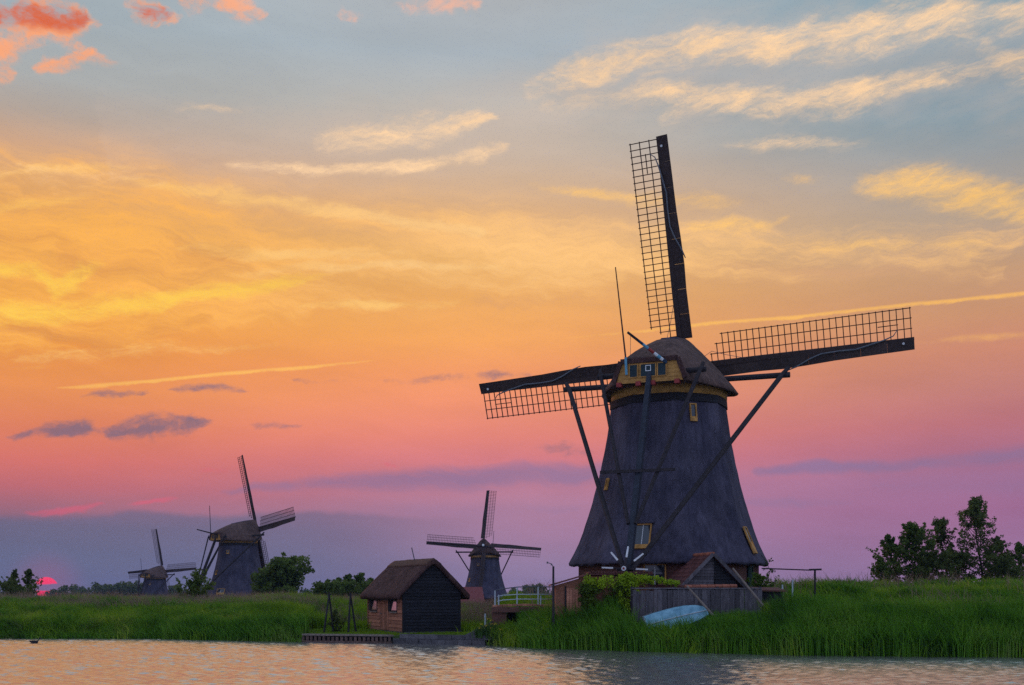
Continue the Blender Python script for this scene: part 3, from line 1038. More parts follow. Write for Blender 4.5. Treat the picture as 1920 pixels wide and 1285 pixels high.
def make_mill(loc, label, psi, tau, phi, fine=True, group=None, face_turn=0.0, scale=1.0, rod=True):
    """octagonal thatched smock mill; psi = turn of the cap, sails point away at psi = 0"""
    mill = empty('windmill', loc)
    mill.scale = (scale,) * 3
    tag(mill, label, 'windmill', group)
    # --- thatched tower
    nseg = 96 if fine else 40
    lv = []
    zz = np.concatenate([np.linspace(2.27, 12.34, 44 if fine else 14)])
    R0 = np.interp(zz, [p[0] for p in TOWER], [p[1] for p in TOWER])
    ths = np.linspace(0, 2 * math.pi, nseg, endpoint=False)
    for z, r0 in zip(zz, R0):
        rr = np.array([octa(r0, th - R(face_turn), 0.18) for th in ths])
        rr += 0.022 * vnoise(ths * 6 + 40, z * 1.6, 21, 3) + 0.018 * vnoise(ths * 2 + 7, z * .8, 22, 2)
        lv.append([(r * math.sin(th), -r * math.cos(th), z) for r, th in zip(rr, ths)])
    r_in = [[(p[0] * .86, p[1] * .86, 2.30) for p in lv[0]]]
    low = [[(p[0] * .995, p[1] * .995, 2.12 + 0.05 * math.sin(i * 1.7) + 0.05 * float(vnoise(i * .9, 3.0, 25, 3))) for i, p in enumerate(lv[0])]]
    MB().loft(r_in + low + lv).build('thatched_body', M['thatch'], mill, True)
    # --- base wall, collar, ring
    def oring(Rc, z, n=48, rnd=0.05):
        return [(octa(Rc, th - R(face_turn), rnd) * math.sin(th), -octa(Rc, th - R(face_turn), rnd) * math.cos(th), z) for th in np.linspace(0, 2 * math.pi, n, endpoint=False)]
    base = MB().loft([oring(5.5, -1.2), oring(5.5, 2.35)]).build('base_wall', M['brick'], mill)
    MB().loft([oring(3.50, 11.55, rnd=.4), oring(3.63, 11.57, rnd=.4), oring(3.60, 12.02, rnd=.4), oring(3.35, 12.06, rnd=.4)]).build('collar', M['tar'], mill)
    cir_ = lambda r, z, n=40: [(r * math.sin(t_), -r * math.cos(t_), z) for t_ in np.linspace(0, 2 * math.pi, n, endpoint=False)]
    MB().loft([cir_(3.30, 12.02), cir_(3.47, 12.04), cir_(3.49, 12.60), cir_(3.30, 12.62)]).build('curb_ring', M['ochre'], mill, True)
    MB().loft([cir_(3.0, 12.56), cir_(3.60, 12.56), cir_(3.64, 12.8), cir_(3.0, 12.8)]).build('cap_frame', M['tar'], mill, True)
    # --- cap frame of reference
    A = Vector((math.sin(R(psi)), math.cos(R(psi)), 0))
    Sd = Vector((math.cos(R(psi)), -math.sin(R(psi)), 0))
    Zv = Vector((0, 0, 1))

    def L(r, s, z):
        return A * r + Sd * s + Zv * z
    # --- thatched cap: cross-sections along the axis (r, half width, eave z, ridge z, flat top half width, fullness)
    secs = [(-4.62, 2.02, 12.62, 13.74, 1.52, 1.9), (-4.0, 2.45, 12.58, 14.15, 1.30, 1.7), (-3.2, 2.95, 12.56, 14.65, 0.95, 1.5), (-2.2, 3.48, 12.52, 15.22, 0.50, 1.46), (-1.3, 3.80, 12.50, 15.62, 0.18, 1.42),
            (0.0, 4.0, 12.50, 15.90, 0.14, 1.40), (1.2, 3.95, 12.58, 16.16, 0.14, 1.40), (2.2, 3.58, 12.70, 16.40, 0.14, 1.40), (3.0, 3.0, 12.85, 16.56, 0.16, 1.40), (3.35, 2.7, 13.0, 16.50, 0.16, 1.40)]
    rings = []
    m = 15
    for r, w, z0, h, ft, ex in secs:
        ring = []
        for k in range(-m, m + 1):
            u = abs(k) / m                      # 1 at the eave, 0 at the ridge
            x = (ft + (w - ft) * u) if u > 0 else 0
            x = x if u > 0.02 else 0
            zf = (1 - u ** ex)
            z = z0 + (h - z0) * zf
            if u > 0.93:
                z -= 0.10 * (u - 0.93) / 0.07
                x += 0.05 * (u - 0.93) / 0.07
            nn = 0.03 * float(vnoise(k * .7 + 3, r * 1.5 + 9, 31, 3))
            ring.append(L(r, math.copysign(x, k), z + nn))
        # turn the lower edge inwards so that the eave has thickness
        e0, e1 = ring[0], ring[-1]
        ring = [L(r, -(w - .28), z0 - .02), L(r, -(w - .03), z0 - .20)] + ring + [L(r, w - .03, z0 - .20), L(r, w - .28, z0 - .02)]
        rings.append(ring)
    MB().loft(rings, closed=True, cap0=True, cap1=True).build('thatched_cap', M['thatch_cap'], mill, True)
    MB().loft([[L(r_, s_, z_ + dz) for s_, z_, dz in ((-.2, h_, -.06), (-.12, h_, .05), (.12, h_, .05), (.2, h_, -.06))] for r_, h_, z_ in ((-1.4, 15.58, 0), (0, 15.91, 0), (1.5, 16.24, 0), (3.3, 16.52, 0))], closed=True, cap0=True, cap1=True).build('ridge', M['thatch'], mill)
    # --- rear gable
    g0 = -4.66
    def gq(s0, s1, z0, z1, o0, o1):
        return [L(g0 - o0, s0, z0), L(g0 - o0, s1, z0), L(g0 - o1, s1, z0), L(g0 - o1, s0, z0), L(g0 - o0, s0, z1), L(g0 - o0, s1, z1), L(g0 - o1, s1, z1), L(g0 - o1, s0, z1)]
    QF = [(0, 3, 2, 1), (4, 5, 6, 7), (0, 1, 5, 4), (1, 2, 6, 5), (2, 3, 7, 6), (3, 0, 4, 7)]
    zb, zt = 12.44, 13.82
    nb = 6
    for i in range(nb):
        za, zc = zb + (zt - zb) * i / nb + .006, zb + (zt - zb) * (i + 1) / nb - .006
        wa, wc = 1.93 - .36 * i / nb, 1.93 - .36 * (i + 1) / nb
        MB().poly([L(g0 + .05, -wa, za), L(g0 + .05, wa, za), L(g0, wa, za), L(g0, -wa, za), L(g0 + .05, -wc, zc), L(g0 + .05, wc, zc), L(g0, wc, zc), L(g0, -wc, zc)], QF).build('gable_board', M['ochre'], mill)
    for s0, s1 in ((-1.12, -.70), (-.48, .36), (.52, .96)):
        q = MB().poly(gq(s0, s1, 12.78, 13.46, .012, .05), QF).build('gable_hatch', M['hatch'], mill)
        if fine:
            fw = .05
            MB().poly(gq(s0 - fw, s0, 12.74, 13.50, .01, .07), QF).poly(gq(s1, s1 + fw, 12.74, 13.50, .01, .07), QF).poly(gq(s0, s1, 13.46, 13.50, .01, .068), QF).poly(gq(s0, s1, 12.74, 12.78, .01, .068), QF).build('hatch_frame', M['ochre'], q)
    if fine:
        e = MB()
        for a_ in ((-.21, .11, 13.36, 13.40), (-.21, .11, 13.06, 13.10), (-.21, -.17, 13.10, 13.36), (.07, .11, 13.10, 13.36)):
            e.poly(gq(*a_, .05, .062), QF)
        e.build('white_square_emblem', M['white'], mill)
        for s_ in (-1.75, -.62, .22, 1.62):
            MB().poly(gq(s_ - .14, s_ + .14, 12.26, 12.50, -.2, .16), QF).build('red_beam_end', M['red'], mill)
    # edge of the hood over the gable
    hood = [(-2.08, 12.55), (-1.66, 13.70), (1.66, 13.70), (2.08, 12.55)]
    hb = MB()
    for (s0, z0), (s1, z1) in zip(hood[:-1], hood[1:]):
        hb.beam(L(g0 - .06, s0, z0), L(g0 - .06, s1, z1), .26, .13, up=A)
    hb.build('gable_hood', M['thatch_barn'], mill)
    # --- beams through the cap, tail and braces
    MB().tube([L(1.0, -7.0, 13.42), L(1.0, 7.05, 13.38)], [.17, .17], 8).build('long_cross_beam', M['beam'], mill)
    MB().tube([L(-4.25, -3.15, 13.02), L(-4.25, 3.15, 13.02)], .15, 8).build('short_cross_beam', M['beam'], mill)
    MB().beam(L(-4.3, 0, 13.5), L(-9.45, 0, 0.9), .26, .38, .34, .42, up=A).build('tail_pole', M['tailblue'] if fine else M['beam'], mill)
    for s_ in (-1, 1):
        MB().tube([L(1.18, s_ * 6.95, 13.86), L(0.8, s_ * 6.6, 13.35), L(-9.1, s_ * .24, 1.75)], [.12, .15, .14], 8).build('long_brace', M['beam'], mill)
        MB().tube([L(-4.3, s_ * 3.02, 13.4), L(-4.55, s_ * 2.88, 12.95), L(-8.35, s_ * .2, 4.2)], [.10, .12, .11], 8).build('short_brace', M['beam'], mill)
    MB().beam(L(-7.25, -2.1, 7.15), L(-7.25, 2.1, 7.15), .16, .16).build('tail_crossbar', M['beam'], mill)
    # --- capstan wheel at the foot of the tail
    hub = L(-9.75, 0, 1.78)
    if fine:
        e1, e2 = Sd, (Zv * .93 + A * .36).normalized()
        wh = MB().tube([hub - A * .16, hub + A * .30], .20, 12).build('capstan_hub', M['beam'], mill)
        MB().tube([hub - A * .20, hub - A * .161], .13, 12).build('painted_rosette', M['white'], wh)
        MB().tube([hub - A * .215, hub - A * .201], .06, 10).build('rosette_centre', M['red'], wh)
        for k in range(8):
            a_ = R(45 * k + 3)
            d = e1 * math.sin(a_) + e2 * math.cos(a_)
            sp_ = MB().beam(hub + d * .15, hub + d * .62, .10, .10, up=A).build('spoke', M['beam'], wh)
            MB().beam(hub + d * .621, hub + d * 1.25, .09, .09, .075, .075, up=A).build('white_tip', M['white'], sp_)
        MB().beam(L(-9.55, -.75, .05), L(-9.55, -.3, 1.8), .2, .2).beam(L(-9.55, .75, .05), L(-9.55, .3, 1.8), .2, .2).build('capstan_trestle', M['beam'], mill)
    else:
        MB().tube([hub - A * .2, hub + A * .3], .5, 10).build('capstan_hub', M['beam'], mill)
    # --- flag pole, lightning rod
    if fine:
        p0, p1 = L(-4.72, 1.0, 13.46), L(-6.6, -.72, 14.9)
        cols = ['blue', 'white', 'skyblue', 'white', 'red', 'skyblue', 'blue', 'tar', 'tar']
        cuts = [0, .10, .16, .24, .33, .48, .62, .74, .9, 1.0]
        pole = MB().tube([p0.lerp(p1, 0), p0.lerp(p1, .1)], [.10, .098], 8).build('striped_pole', M['blue'], mill)
        for i in range(1, 9):
            MB().tube([p0.lerp(p1, cuts[i]), p0.lerp(p1, cuts[i + 1])], [.10 - .03 * cuts[i], .10 - .03 * cuts[i + 1]], 8).build('painted_band', M[cols[i]], pole)
        MB().tube([L(-4.85, -1.28, 12.9), L(-4.85, -1.33, 13.9)], .075, 6).build('rod_socket', M['skyblue'], mill)
        MB().tube([L(-4.85, -1.33, 13.9), L(-4.85, -1.93, 19.1)], [.05, .03], 6).build('flag_staff', M['lattice'], mill)
        MB().tube([L(-6.45, -.6, 14.8), L(-5.2, -.95, 13.9)], .012, 4).build('halyard', M['rope'], mill)
    else:
        MB().tube([L(-4.85, -1.33, 13.0), L(-4.85, -1.8, 18.8)], [.07, .05], 6).build('flag_staff', M['beam'], mill)
        MB().tube([L(-4.6, .8, 13.4), L(-8.8, .9, 14.2)], [.14, .1], 6).build('pole', M['beam'], mill)
    # --- windshaft and the four sails
    T = R(tau)
    Ax = A * math.cos(T) + Zv * math.sin(T)
    Up = Zv * math.cos(T) - A * math.sin(T)
    H = L(3.75, 0, 14.85)
    shaft = MB().tube([H - Ax * 2.0, H + Ax * .55], [.42, .42], 10).build('windshaft', M['beam'], mill)
    MB().beam(H - Ax * .45, H + Ax * .5, .72, .72, up=Up).build('poll_end', M['beam'], shaft)
    if not fine:
        MB().tube([H + Ax * .5, H + Ax * .6], .30, 12).build('painted_boss', M['white'], shaft)
    c, s_ = math.cos(R(phi)), math.sin(R(phi))
    er = Sd * c + Up * s_
    eu = -Sd * s_ + Up * c
    dirs = [(eu, -er, .12), (er, eu, -.22), (-eu, er, .12), (-er, -eu, -.22)]
    for d, l, off in dirs:
        z = d.cross(l)
        make_sail(mill, frame_mtx(H + Ax * off, d, l, z), fine)
    # --- windows
    if fine:
        tower_window(mill, -23.5, 3.66, -.1, 0.98, 1.42)
        tower_window(mill, 21.5, 10.88, -.34, 0.44, 1.05, sill=.30, panes=1, hood=False)
        tower_window(mill, 66.5, 3.5, -1.5, 0.8, 1.55, sill=.75, hood=False)
        tower_window(mill, -68.5, 6.9, .05, 0.32, .7, panes=1, hood=False)
        tower_window(mill, -23.5, 1.55, .66, 1.3, 1.15, sill=.0, vertical=True, Rw=5.5, hood=False)
        tower_window(mill, 21.5, .95, -.6, 0.95, 2.0, sill=.5, vertical=True, Rw=5.5, hood=False, frame='green', panes=1)
        tower_window(mill, 66.5, .95, -1.3, 1.0, 2.2, sill=.9, vertical=True, Rw=5.5, hood=False, frame='green', panes=2, pane_mat='green')
    else:
        tower_window(mill, -23.5 + face_turn, 10.3, -.4, 0.55, .7, sill=.2, panes=1, hood=False)
        tower_window(mill, -23.5 + face_turn, 3.1, -.9, 1.5, 1.1, sill=.45, hood=False)
        tower_window(mill, -68.5 + face_turn, 6.6, .3, 0.7, .9, sill=.3, panes=1, hood=False)
    return mill


big = make_mill((9.48, 68.0, 2.3), 'large dark thatched windmill with ochre gable and bare lattice sails, seen from behind', 21.5, 16.0, 2.8)
G_FAR = 'smaller windmills standing along the far dike'
make_mill((-53.0 - 0.3, 219.0, -0.3), 'dark windmill seen from the side, left of the round bushy tree', 46.0, 9.0, 6.5, False, G_FAR, 12, 1.06)
make_mill((-117.5, 370.0, -4.6), 'smallest windmill, farthest left, near the setting sun', 21.0, 10.0, 3.5, False, G_FAR, 20)
make_mill((-7.0, 290.0, -0.9), 'distant windmill facing the viewer, right of the wooden boathouse roof', 184.0, 13.0, 4.5, False, G_FAR, 5, 1.06)

# ================================================================== buildings and things on the bank
BOXF = [(0, 3, 2, 1), (4, 5, 6, 7), (0, 1, 5, 4), (1, 2, 6, 5), (2, 3, 7, 6), (3, 0, 4, 7)]


# ------------------------------------------------------------------ boathouse: tarred gable, brown boarded side, thatched roof
def boathouse():
    beta = R(26)
    G_, S_ = 3.55, 6.2
    he, hr = 2.28, 4.02
    b_ = empty('boathouse', (-6.21, 64.5, 0.5), beta)
    tag(b_, 'small boathouse with dark thatched roof, black boarded gable and brown boarded side', 'boathouse')
    MB().box(-.06, G_ + .06, -.05, S_ + .05, -.6, .06).build('plinth', M['stone'], b_)
    # core walls just inside the boards
    MB().poly([(.03, .03, 0.06), (G_ - .03, .03, .06), (G_ - .03, .03, he), (G_ / 2, .03, hr), (.03, .03, he),
               (.03, S_ - .03, 0.06), (G_ - .03, S_ - .03, .06), (G_ - .03, S_ - .03, he), (G_ / 2, S_ - .03, hr), (.03, S_ - .03, he)],
              [(0, 1, 2, 3, 4), (9, 8, 7, 6, 5), (0, 4, 9, 5), (1, 6, 7, 2)]).build('wall_core', M['tar'], b_)
    bh = .185
    z = .07
    i = 0
    while z < hr - .1:
        z1 = min(z + bh, hr - .02)

        def half(zz):
            return G_ / 2 if zz <= he else G_ / 2 * max(0.02, (hr - zz) / (hr - he))
        h0, h1 = half(z), half(z1 - .012)
        cx = G_ / 2
        t0, t1 = -.045, -.012
        MB().poly([(cx - h0, t0, z), (cx + h0, t0, z), (cx + h0, .025, z), (cx - h0, .025, z), (cx - h1, t1, z1 - .012), (cx + h1, t1, z1 - .012), (cx + h1, .025, z1 - .012), (cx - h1, .025, z1 - .012)], BOXF).build('gable_board', M['black_plank'], b_)
        z += bh
        i += 1
    # side wall towards the water and the sunset: boards interrupted by a door and two windows
    door = (2.45, 4.05)
    wins = [(1.0, 2.05), (4.5, 5.55)]
    z = .07
    while z < he - .05:
        z1 = min(z + bh * 1.15, he)
        spans = [(0.0, S_)]
        cuts = [door] + ([w for w in wins] if z1 > 1.24 else [])
        for c0, c1 in cuts:
            ns = []
            for a0, a1 in spans:
                if c1 <= a0 or c0 >= a1:
                    ns.append((a0, a1))
                else:
                    if c0 > a0:
                        ns.append((a0, c0))
                    if c1 < a1:
                        ns.append((c1, a1))
            spans = ns
        for a0, a1 in spans:
            MB().poly([(-.05, a0, z), (.025, a0, z), (.025, a1, z), (-.05, a1, z), (-.02, a0, z1 - .014), (.025, a0, z1 - .014), (.025, a1, z1 - .014), (-.02, a1, z1 - .014)], BOXF).build('side_board', M['brown_plank'], b_)
        z += bh * 1.15
    d = MB().box(-.03, .028, door[0] + .02, door[1] - .02, .08, he).build('door', M['brown_plank'], b_)
    for k in range(6):
        y0 = door[0] + .05 + k * (door[1] - door[0] - .1) / 6
        MB().box(-.05, -.031, y0 + .008, y0 + (door[1] - door[0] - .1) / 6 - .008, .1, he - .04).build('door_plank', M['brown_plank'], d)
    MB().box(-.085, -.051, door[1] - .35, door[1] - .12, 1.05, 1.1).build('door_handle', M['metal'], d)
    for w0, w1 in wins:
        w_ = MB().box(-.06, .03, w0, w0 + .07, 1.2, 2.1).box(-.06, .03, w1 - .07, w1, 1.2, 2.1).box(-.06, .03, w0 + .07, w1 - .07, 1.2, 1.27).box(-.06, .03, w0, w1, 2.101, he).build('window', M['tar'], b_)
        MB().poly([(-.055, w0 + .08, 1.28), (.02, w0 + .08, 1.28), (.02, w1 - .08, 1.28), (-.055, w1 - .08, 1.28), (.055, w0 + .08, 2.09), (.075, w0 + .08, 2.09), (.075, w1 - .08, 2.09), (.055, w1 - .08, 2.09)], BOXF).build('pane', M['bright_glass'], w_)
        MB().box(-.10, -.052, w1 + .01, w1 + .38, 1.2, 2.1).build('shutter', M['tar'], w_)
        MB().box(-.14, -.052, w0 - .05, w1 + .05, 1.12, 1.195).build('sill', M['wood_grey'], w_)
    for y_ in (.0, S_):
        MB().beam((-.02, y_, .05), (-.02, y_, he), .12, .12).build('corner_post', M['brown_plank'] if y_ else M['black_plank'], b_)
    # thatched roof with rounded ridge
    n = 14
    rings = []
    for yy in np.linspace(-.28, S_ + .3, 20):
        pts = []
        outer, inner = [], []
        for k in range(-n, n + 1):
            u = abs(k) / n
            x = G_ / 2 + math.copysign(u * (G_ / 2 + .48), k)
            zz = hr + .30 - (hr + .30 - (he - .10)) * (u ** 1.07) - .08 * math.exp(-(u / .1) ** 2)
            zz += .02 * float(vnoise(k * .8, yy * 1.5, 41, 3)) - .03 * math.sin(yy / S_ * math.pi)
            outer.append((x, yy + .03 * float(vnoise(k * .9 + 9, yy, 43, 2)), zz))
            inner.append((G_ / 2 + math.copysign(u * (G_ / 2 + .44), k), yy, zz - .26))
        rings.append(outer + inner[::-1])
    roof = MB().loft(rings, closed=True, cap0=True, cap1=True).build('thatched_roof', M['thatch_barn'], b_, True)
    rr = []
    for yy in np.linspace(-.2, S_ + .2, 16):
        pr = []
        for k in range(-5, 6):
            u = k / 5 * .26
            pr.append((G_ / 2 + u * 1.9, yy, hr + .36 - abs(u) * 1.55 - .05 * math.exp(-(u / .1) ** 2) + .02 * float(vnoise(k, yy * 2, 44, 2))))
        rr.append(pr + [(p[0] * .98 + G_ / 2 * .02, p[1], p[2] - .12) for p in pr[::-1]])
    MB().loft(rr, closed=True, cap0=True, cap1=True).build('ridge_cap', M['thatch_ridge'], roof, True)
    MB().tube([(G_ / 2 - .1, 2.6, hr + .2), (G_ / 2 - .3, 2.6, hr + 1.0)], .03, 5).build('roof_rod', M['metal'], b_)


_bg = bpy.data.materials.new('sky_lit_glass')
_bg.use_nodes = True
_b = _bg.node_tree.nodes['Principled BSDF']
_b.inputs['Base Color'].default_value = (0.62, 0.56, 0.50, 1)
_b.inputs['Metallic'].default_value = 0.9
_b.inputs['Roughness'].default_value = 0.15
M['bright_glass'] = _bg
boathouse()


# ------------------------------------------------------------------ quay: stone wall before the boathouse, timber piling to its left
def along(pts, step):
    """points every step metres along a polyline"""
    out_ = []
    rest = 0.0
    for a, b2 in zip(pts[:-1], pts[1:]):
        a, b2 = Vector(a), Vector(b2)
        L_ = (b2 - a).length
        d = (b2 - a) / L_
        s_ = rest
        while s_ < L_:
            out_.append((a + d * s_, d))
            s_ += step
        rest = s_ - L_
    return out_


qr = random.Random(5)
wall = empty('stone_quay_wall', (-4.0, 61.4, 0.0))
tag(wall, 'low dark stone quay wall below the black gable of the boathouse', 'quay wall')
qpts = [(-6.6, 62.45, 0), (-1.55, 60.05, 0)]
for row in range(4):
    zz = -.62 + row * .30
    for i, (p, d) in enumerate(along(qpts, .82)):
        if row % 2:
            p = p + d * .41
        L_ = .80
        nrm = Vector((d.y, -d.x, 0))
        j = qr.uniform(-.03, .03)
        a = p + nrm * (.02 + j)
        q = [a, a + d * L_, a + d * L_ - nrm * .34, a - nrm * .34]
        h = .29 if row < 3 else .24
        MB().poly([v + Vector((0, 0, zz)) - Vector(wall.location) for v in q] + [v + Vector((0, 0, zz + h)) - Vector(wall.location) for v in q], BOXF).build('stone', M['stone'], wall)
# sloping wing at its right end, climbing the bank
wing = empty('stone_wing_wall', (-1.6, 60.4, 0.4))
tag(wing, 'sloping stone edge rising to the right of the stone quay wall', 'quay wall')
for i in range(4):
    t0, t1 = i / 4 + .01, (i + 1) / 4 - .01
    P0, P1 = Vector((-.95, .35, 0)), Vector((.55, .55, 0))
    a, c_ = P0.lerp(P1, t0), P0.lerp(P1, t1)
    z0, z1 = .12 + .75 * t0, .12 + .75 * t1
    MB().poly([(a.x, a.y - .2, -.6), (c_.x, c_.y - .2, -.6), (c_.x, c_.y + .2, -.6), (a.x, a.y + .2, -.6), (a.x, a.y - .2, z0), (c_.x, c_.y - .2, z1), (c_.x, c_.y + .2, z1), (a.x, a.y + .2, z0)], BOXF).build('stone', M['stone'], wing)
pil = empty('timber_quay', (-9.0, 63.4, 0.0))
tag(pil, 'brown timber quay edge of short piles along the water, left of the stone quay wall', 'quay')
tp = [Vector((-11.9, 64.2, 0)), Vector((-10.8, 63.75, 0)), Vector((-8.5, 63.2, 0)), Vector((-6.65, 62.45, 0))]
for p, d in along(tp, .27):
    q = p - Vector(pil.location) + Vector((0, -.06, 0))
    MB().beam((q.x, q.y, -.7), (q.x + qr.uniform(-.01, .01), q.y, .34 + qr.uniform(-.02, .02)), .15, .12).build('pile', M['quay_wood'], pil)
for a, b2 in zip(tp[:-1], tp[1:]):
    a, b2 = a - Vector(pil.location), b2 - Vector(pil.location)
    MB().beam(a + Vector((0, -.02, .43)), b2 + Vector((0, -.02, .43)), .34, .10).build('capping_plank', M['wood_grey'], pil)
    MB().beam(a + Vector((0, .10, .1)), b2 + Vector((0, .10, .1)), .08, .7).build('backing_plank', M['tar'], pil)
    MB().beam(a + Vector((0, -.16, .05)), b2 + Vector((0, -.16, .05)), .07, .10).build('waling', M['quay_wood'], pil)

# ------------------------------------------------------------------ two pole trestles left of the boathouse
for i, (ax_, l1, l2, lab) in enumerate((((617, 1114), (607, 1188), (626, 1187), 'left one of two black pole trestles standing left of the boathouse'),
                                        ((657, 1115), (653, 1189), (668, 1188), 'right one of two black pole trestles, nearest the boathouse'))):
    Yt = 66.4
    a = at(*ax_, Yt)
    f1, f2 = at(*l1, Yt - .5), at(*l2, Yt + .3)
    base = Vector(((f1.x + f2.x) / 2, Yt, gz((f1.x + f2.x) / 2, Yt)))
    tr_ = empty('pole_trestle', base)
    tag(tr_, lab, 'trestle', 'pole trestles')
    for fpt in (f1, f2):
        f3 = Vector((fpt.x, fpt.y, gz(fpt.x, fpt.y) - .1))
        MB().tube([f3 - base, a - base + (a - f3).normalized() * .12], [.062, .048], 6).build('pole', M['tar'], tr_)
    MB().tube([a - base + Vector((-.12, 0, -.05)), a - base + Vector((.12, 0, -.02))], .035, 6).build('lashing', M['tar'], tr_)

# ------------------------------------------------------------------ footbridge with white railing
fb = empty('footbridge', (0.7, 62.0, 1.2))
tag(fb, 'low dark footbridge with white tube railing, left of the brick shed', 'footbridge')
deck = MB()
for k in range(13):
    x0 = -1.75 + k * .27
    MB().box(x0, x0 + .255, -1.1, 1.1, .83 + .06 * math.sin(k / 12 * math.pi), .93 + .06 * math.sin(k / 12 * math.pi)).build('deck_plank', M['brown_plank'], fb)
MB().box(-1.8, 1.8, -1.16, -1.05, .55, .84).build('edge_beam', M['brick'], fb)
MB().box(-1.8, -1.0, -1.0, 1.0, -.6, .54).build('abutment', M['brick'], fb)
MB().box(1.0, 1.8, -1.0, 1.0, -.6, .54).build('abutment', M['brick'], fb)
MB().box(-.99, .99, .3, .5, -.6, .54).build('opening_shade_panel', M['tar'], fb)  # black panel stands in for the shade inside the bridge opening
rail = MB().tube([(-1.65, -1.0, 1.72), (-1.2, -1.0, 1.82), (-.4, -1.0, 1.92), (.4, -1.0, 1.94), (1.75, -1.0, 1.92)], .032, 6).build('hand_rail', M['metal'], fb, True)
for zz in (1.42, 1.16):
    MB().tube([(-1.5, -1.0, zz - .02), (-1.2, -1.0, zz + .05), (-.4, -1.0, zz + .1), (1.75, -1.0, zz + .1)], .028, 6).build('middle_rail', M['palewhite'], fb, True)
for x_, z_ in ((-1.62, 1.74), (-1.42, 1.5), (-.42, 1.92), (.72, 1.93), (.86, 1.45), (1.7, 1.92)):
    MB().tube([(x_, -1.0, .8), (x_, -1.0, z_)], .036, 6).build('rail_post', M['palewhite'], fb)
p = at(910, 1146, 63.0)
wp = MB().tube([(0, 0, -.5), (0, 0, 1.05)], .05, 8).build('white_post', M['palewhite'])
wp.location = (p.x, p.y, gz(p.x, p.y) + .1)
tag(wp, 'thin white post standing alone in grass between boathouse and footbridge', 'post')

# ------------------------------------------------------------------ brick shed under the vine
sh = empty('brick_shed', (4.6, 57.6, 1.35))
tag(sh, 'low orange brick shed with sloping dark roof, half hidden by the bright vine', 'shed')
prof = [(-2.35, 0), (2.35, 0), (2.35, 2.32), (-.75, 2.30), (-2.35, 1.83)]
MB().poly([(x, 0, z - .3) if z == 0 else (x, 0, z) for x, z in prof] + [(x, 3.0, z - .3) if z == 0 else (x, 3.0, z) for x, z in prof],
          [(0, 1, 2, 3, 4), (9, 8, 7, 6, 5), (0, 4, 9, 5), (1, 6, 7, 2), (2, 7, 8, 3), (3, 8, 9, 4)]).build('wall', M['brick_shed'], sh)
rf = [(-2.62, 1.80), (-.72, 2.36), (2.6, 2.38)]
for (x0, z0), (x1, z1) in zip(rf[:-1], rf[1:]):
    MB().poly([(x0, -.25, z0 + .01), (x1, -.25, z1 + .01), (x1, 3.2, z1 + .01), (x0, 3.2, z0 + .01), (x0, -.25, z0 + .09), (x1, -.25, z1 + .09), (x1, 3.2, z1 + .09), (x0, 3.2, z0 + .09)], BOXF).build('roof_sheet', M['tile'], sh)
n = 22
for k in range(n):
    x0 = -.7 + k * 3.3 / n
    MB().tube([(x0 + .07, -.3, 2.50), (x0 + .07, 3.2, 2.50)], .055, 5).build('roof_roll', M['tile'], sh)
dr = MB().box(-1.82, -1.05, -.05, -.005, -.2, 1.72).build('door', M['brown_plank'], sh)
for k in range(5):
    MB().box(-1.80 + k * .15, -1.665 + k * .15, -.075, -.051, -.15, 1.68).build('door_plank', M['brown_plank'], dr)
MB().box(-1.9, -1.83, -.09, -.003, -.25, 1.8).build('door_post', M['tar'], sh)
MB().box(-1.04, -.97, -.09, -.003, -.25, 1.8).build('door_post', M['tar'], sh)

# ------------------------------------------------------------------ lamp post at the corner of the brick shed
lp = empty('lamp_post', (2.1, 57.1, 1.2))
tag(lp, 'thin dark pole with small curved bracket rising by the corner of the brick shed', 'pole')
MB().beam((0, 0, -.3), (0, 0, 2.95), .13, .13, .10, .10).build('pole', M['beam'], lp)
MB().tube([(0, 0, 2.9), (-.05, 0, 3.02), (-.16, 0, 3.10), (-.30, 0, 3.14)], .02, 5).build('bracket', M['metal'], lp)
MB().tube([(-.08, 0, 3.0), (-.1, 0, 3.09)], [.05, .03], 7).build('insulator', M['metal'], lp)
MB().tube([(-.29, 0, 3.09), (-.31, 0, 3.19)], [.05, .035], 7).build('insulator', M['metal'], lp)
p = at(1052, 1172, 56.6)
bo = empty('mooring_post', (p.x, p.y, gz(p.x, p.y)))
tag(bo, 'short grey post with yellow top in front of the brick shed door', 'post')
MB().tube([(0, 0, -.4), (0, 0, .95)], .075, 8).build('shaft', M['palewhite'], bo)
MB().tube([(0, 0, .951), (0, 0, 1.1)], [.078, .07], 8).build('yellow_top', M['ochre'], bo)

